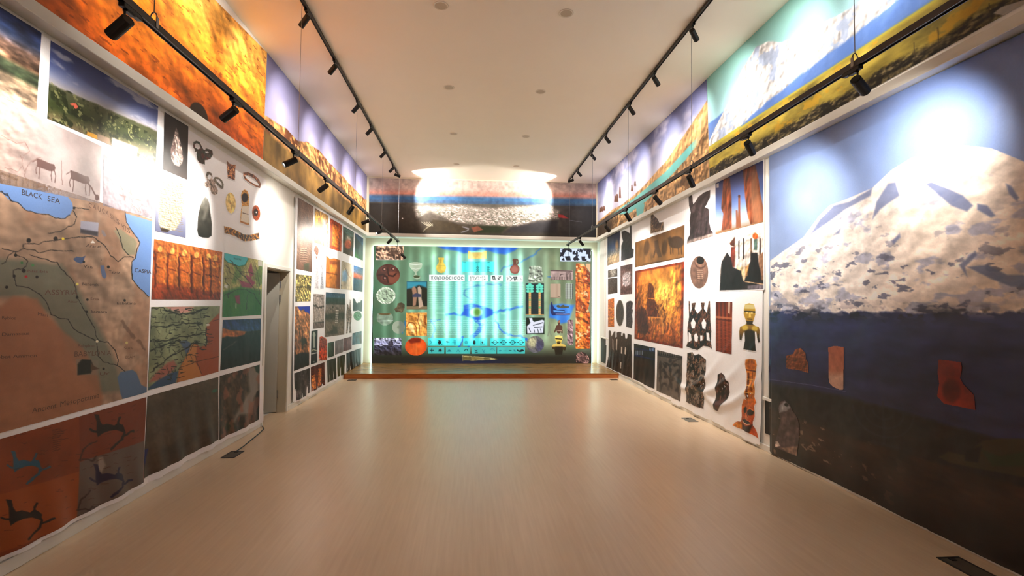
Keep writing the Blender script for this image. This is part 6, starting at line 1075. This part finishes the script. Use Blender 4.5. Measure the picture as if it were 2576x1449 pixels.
AIM = {'L': ((2.78, 3.15, 2.72), (4.0, 4.35, 2.68), (5.33, 4.75, 2.45), (6.47, 7.0, 2.7), (7.9, 8.5, 2.1), (9.1, 9.2, 2.8), (10.4, 9.6, 2.6), (11.7, 11.9, 2.3)),
       'R': ((3.01, 3.42, 2.78), (4.3, 4.95, 2.45), (5.52, 6.3, 2.2), (6.58, 6.98, 2.45), (7.86, 8.1, 1.9), (9.1, 9.5, 2.2), (11.3, 11.5, 2.2))}
for side, sn, xs in (('L', 'left', XL), ('R', 'right', XR)):
    for i, (y, ty, tz) in enumerate(AIM[side]):
        spot(side, y, 'low', (xs, ty, tz), SPOT_LOW, 50, 1.0, 'black can spotlight, %s on the hanging track at the %s wall' % (ORD[i], sn), 'spotlights on the hanging tracks')
for side, sn, xs, ys in (('L', 'left', XL, [3.3, 4.45, 5.61, 6.75, 8.1, 9.17, 10.58, 11.75]), ('R', 'right', XR, [3.2, 4.3, 5.43, 6.62, 7.68, 9.1, 10.2, 11.55])):
    seen = 0
    for i, y in enumerate(ys):
        lab = 'black can spotlight at the %s wall, %s seen on the ceiling track' % (sn, ORD[max(0, i - 2)]) if i >= 2 else 'black can spotlight on the %s ceiling track, out of view near the viewer, %s one' % (sn, ORD[i])
        spot(side, y, 'top', (xs, y + .7, 4.25), SPOT_UP, 44, 1.0, lab, 'spotlights on the ceiling tracks')
spot('L', 12.28, 'top', (.25, YB, 4.15), SPOT_BACK, 100, .4, 'black spotlight at the far end of the left ceiling track', None, spill=.15)
spot('R', 12.25, 'top', (.5, YB, 4.15), SPOT_BACK, 100, .4, 'black spotlight at the far end of the right ceiling track', None, spill=.15)

# suspension wires with their loops
ME_W = {}
for side, sn, ys in (('L', 'left', [.6, 3.02, 5.46, 8.1, 10.49, 12.84]), ('R', 'right', [.6, 3.03, 5.47, 7.79, 10.17, 12.6])):
    for i, y in enumerate(ys):
        w_ = tag(empty('suspension_wire', (TX[side], y, TR_Z['low'] + .021)), 'thin steel wire holding the %s hanging track, %s from the viewer' % (sn, ORD[i]), 'wire', 'wires of the hanging tracks')
        if not ME_W:
            bm = bmesh.new(); add_tube(bm, [(0, 0, .055), (0, 0, 4.978 - TR_Z['low'] - .021 + .0)], .0028, 6); o = mesh_obj('wire', bm, M_STEEL, w_); ME_W['wire'] = o.data
            bm = bmesh.new(); add_box(bm, -.022, -.0185, -.012, .012, -.035, .03); add_box(bm, .0185, .022, -.012, .012, -.035, .03)
            add_tube(bm, [(-.02, 0, .028), (-.012, 0, .052), (0, 0, .06), (.012, 0, .052), (.02, 0, .028)], .004, 6); o = mesh_obj('hanger_loop', bm, M_STEEL, w_); ME_W['hanger_loop'] = o.data
        else:
            for k, me in ME_W.items(): link(bpy.data.objects.new(k, me), w_)
# the two loose heads hanging from cords at the far ends
def dangle(x, y, zs, drop, label, head):
    t = tag(empty('hanging_lamp', (x, y, zs)), label, 'hanging lamp')
    bm = bmesh.new(); add_box(bm, -.016, .016, -.05, .05, -.03, 0, .003); mesh_obj('adapter', bm, M_BLACK, t)
    bm = bmesh.new(); pts = [(.0, 0, -.03), (.0, 0, -.09), (.012, 0, -.17), (.05, 0, -.26), (.10, 0, -.33)] if head else [(0, 0, -.03), (.002, 0, -.12), (.006, 0, -.2), (-.01, 0, -.3), (-.06, 0, -.38)]
    add_tube(bm, pts, .005, 6); mesh_obj('cord', bm, M_BLACK, t)
    if head:
        c = bpy.data.objects.new('lamp_can', ME_CAN); c.location = (.13, 0, -.36); c.rotation_euler = (0, math.radians(42), 0); link(c, t)
dangle(TX['L'], 12.72, TR_Z['low'] - .021, .3, 'black lamp head dangling on a cord before the light panel', True)
dangle(TX['R'], 12.70, TR_Z['low'] - .021, .3, 'loose black cord hanging from the end of the right track', False)

# recessed downlights, unlit
M_DL = mat('downlight_cover', rgb(196, 180, 156), .5); M_DLR = mat('downlight_ring', rgb(232, 222, 204), .4)
k = 0
DLN = {5.44: 'nearest', 7.52: 'second', 9.57: 'third', 11.65: 'farthest'}
first = None
for y, nm in DLN.items():
    for x, s in ((-.38, 'left'), (1.05, 'right')):
        t = tag(empty('downlight', (x, y, ZC)), 'unlit round ceiling downlight, %s of the %s row' % (nm, s), 'downlight', 'unlit downlights in the ceiling')
        if first is None:
            bm = bmesh.new(); N = 28
            r0 = [bm.verts.new((.085 * math.cos(2 * math.pi * i / N), .085 * math.sin(2 * math.pi * i / N), -.001)) for i in range(N)]; r1 = [bm.verts.new((.080 * math.cos(2 * math.pi * i / N), .080 * math.sin(2 * math.pi * i / N), -.006)) for i in range(N)]; r2 = [bm.verts.new((.066 * math.cos(2 * math.pi * i / N), .066 * math.sin(2 * math.pi * i / N), -.004)) for i in range(N)]
            for a, b in ((r0, r1), (r1, r2)):
                for i in range(N): bm.faces.new((a[i], a[(i + 1) % N], b[(i + 1) % N], b[i]))
            o1 = mesh_obj('ring', bm, M_DLR, t); bm = bmesh.new(); bmesh.ops.create_circle(bm, cap_ends=True, segments=28, radius=.067); bmesh.ops.translate(bm, verts=bm.verts[:], vec=(0, 0, -.003)); o2 = mesh_obj('cover', bm, M_DL, t); first = (o1.data, o2.data)
        else:
            for n_, me in zip(('ring', 'cover'), first): link(bpy.data.objects.new(n_, me), t)

# floor boxes
def floor_box(x0, x1, y0, y1, label, dark, rz=0):
    t = tag(empty('floor_box', ((x0 + x1) / 2, (y0 + y1) / 2, 0)), label, 'floor box'); hx, hy = (x1 - x0) / 2, (y1 - y0) / 2
    bm = bmesh.new()
    for b in ((-hx, hx, -hy, -hy + .012), (-hx, hx, hy - .012, hy), (-hx, -hx + .012, -hy + .012, hy - .012), (hx - .012, hx, -hy + .012, hy - .012)): add_box(bm, *b, .0005, .006)
    mesh_obj('frame', bm, M_STEEL if not dark else M_RAIL, t)
    bm = bmesh.new(); add_box(bm, -hx + .013, hx - .013, -hy + .013, hy - .013, .0005, .004); mesh_obj('lid', bm, M_HATCH if not dark else mat('dark_lid', rgb(84, 76, 66), .5), t)
    bm = bmesh.new(); add_box(bm, -.02, .02, hy - .05, hy - .02, .0045, .008, .001); mesh_obj('lid_flap', bm, M_BLACK, t)
floor_box(-2.62, -2.48, 5.48, 5.72, 'dark floor box with a cable beside the left wall', True)
floor_box(3.145, 3.295, 6.86, 7.10, 'pale floor box beside the right wall', False)
floor_box(3.11, 3.27, 2.72, 3.065, 'dark floor box nearest the viewer at the right', True)
floor_box(-2.62, -2.44, 10.80, 10.95, 'small floor box at the left end of the stage', True)
floor_box(3.15, 3.31, 10.78, 10.93, 'small floor box at the right end of the stage', True)
bm = bmesh.new(); add_tube(bm, [(-2.56, 5.71, .008), (-2.57, 5.9, .006), (-2.60, 6.15, .006), (-2.63, 6.45, .006), (-2.67, 6.7, .006), (-2.745, 6.83, .01)], .006, 6)
tag(mesh_obj('cable', bm, M_BLACK), 'thin black cable on the floor by the left banner', 'cable')
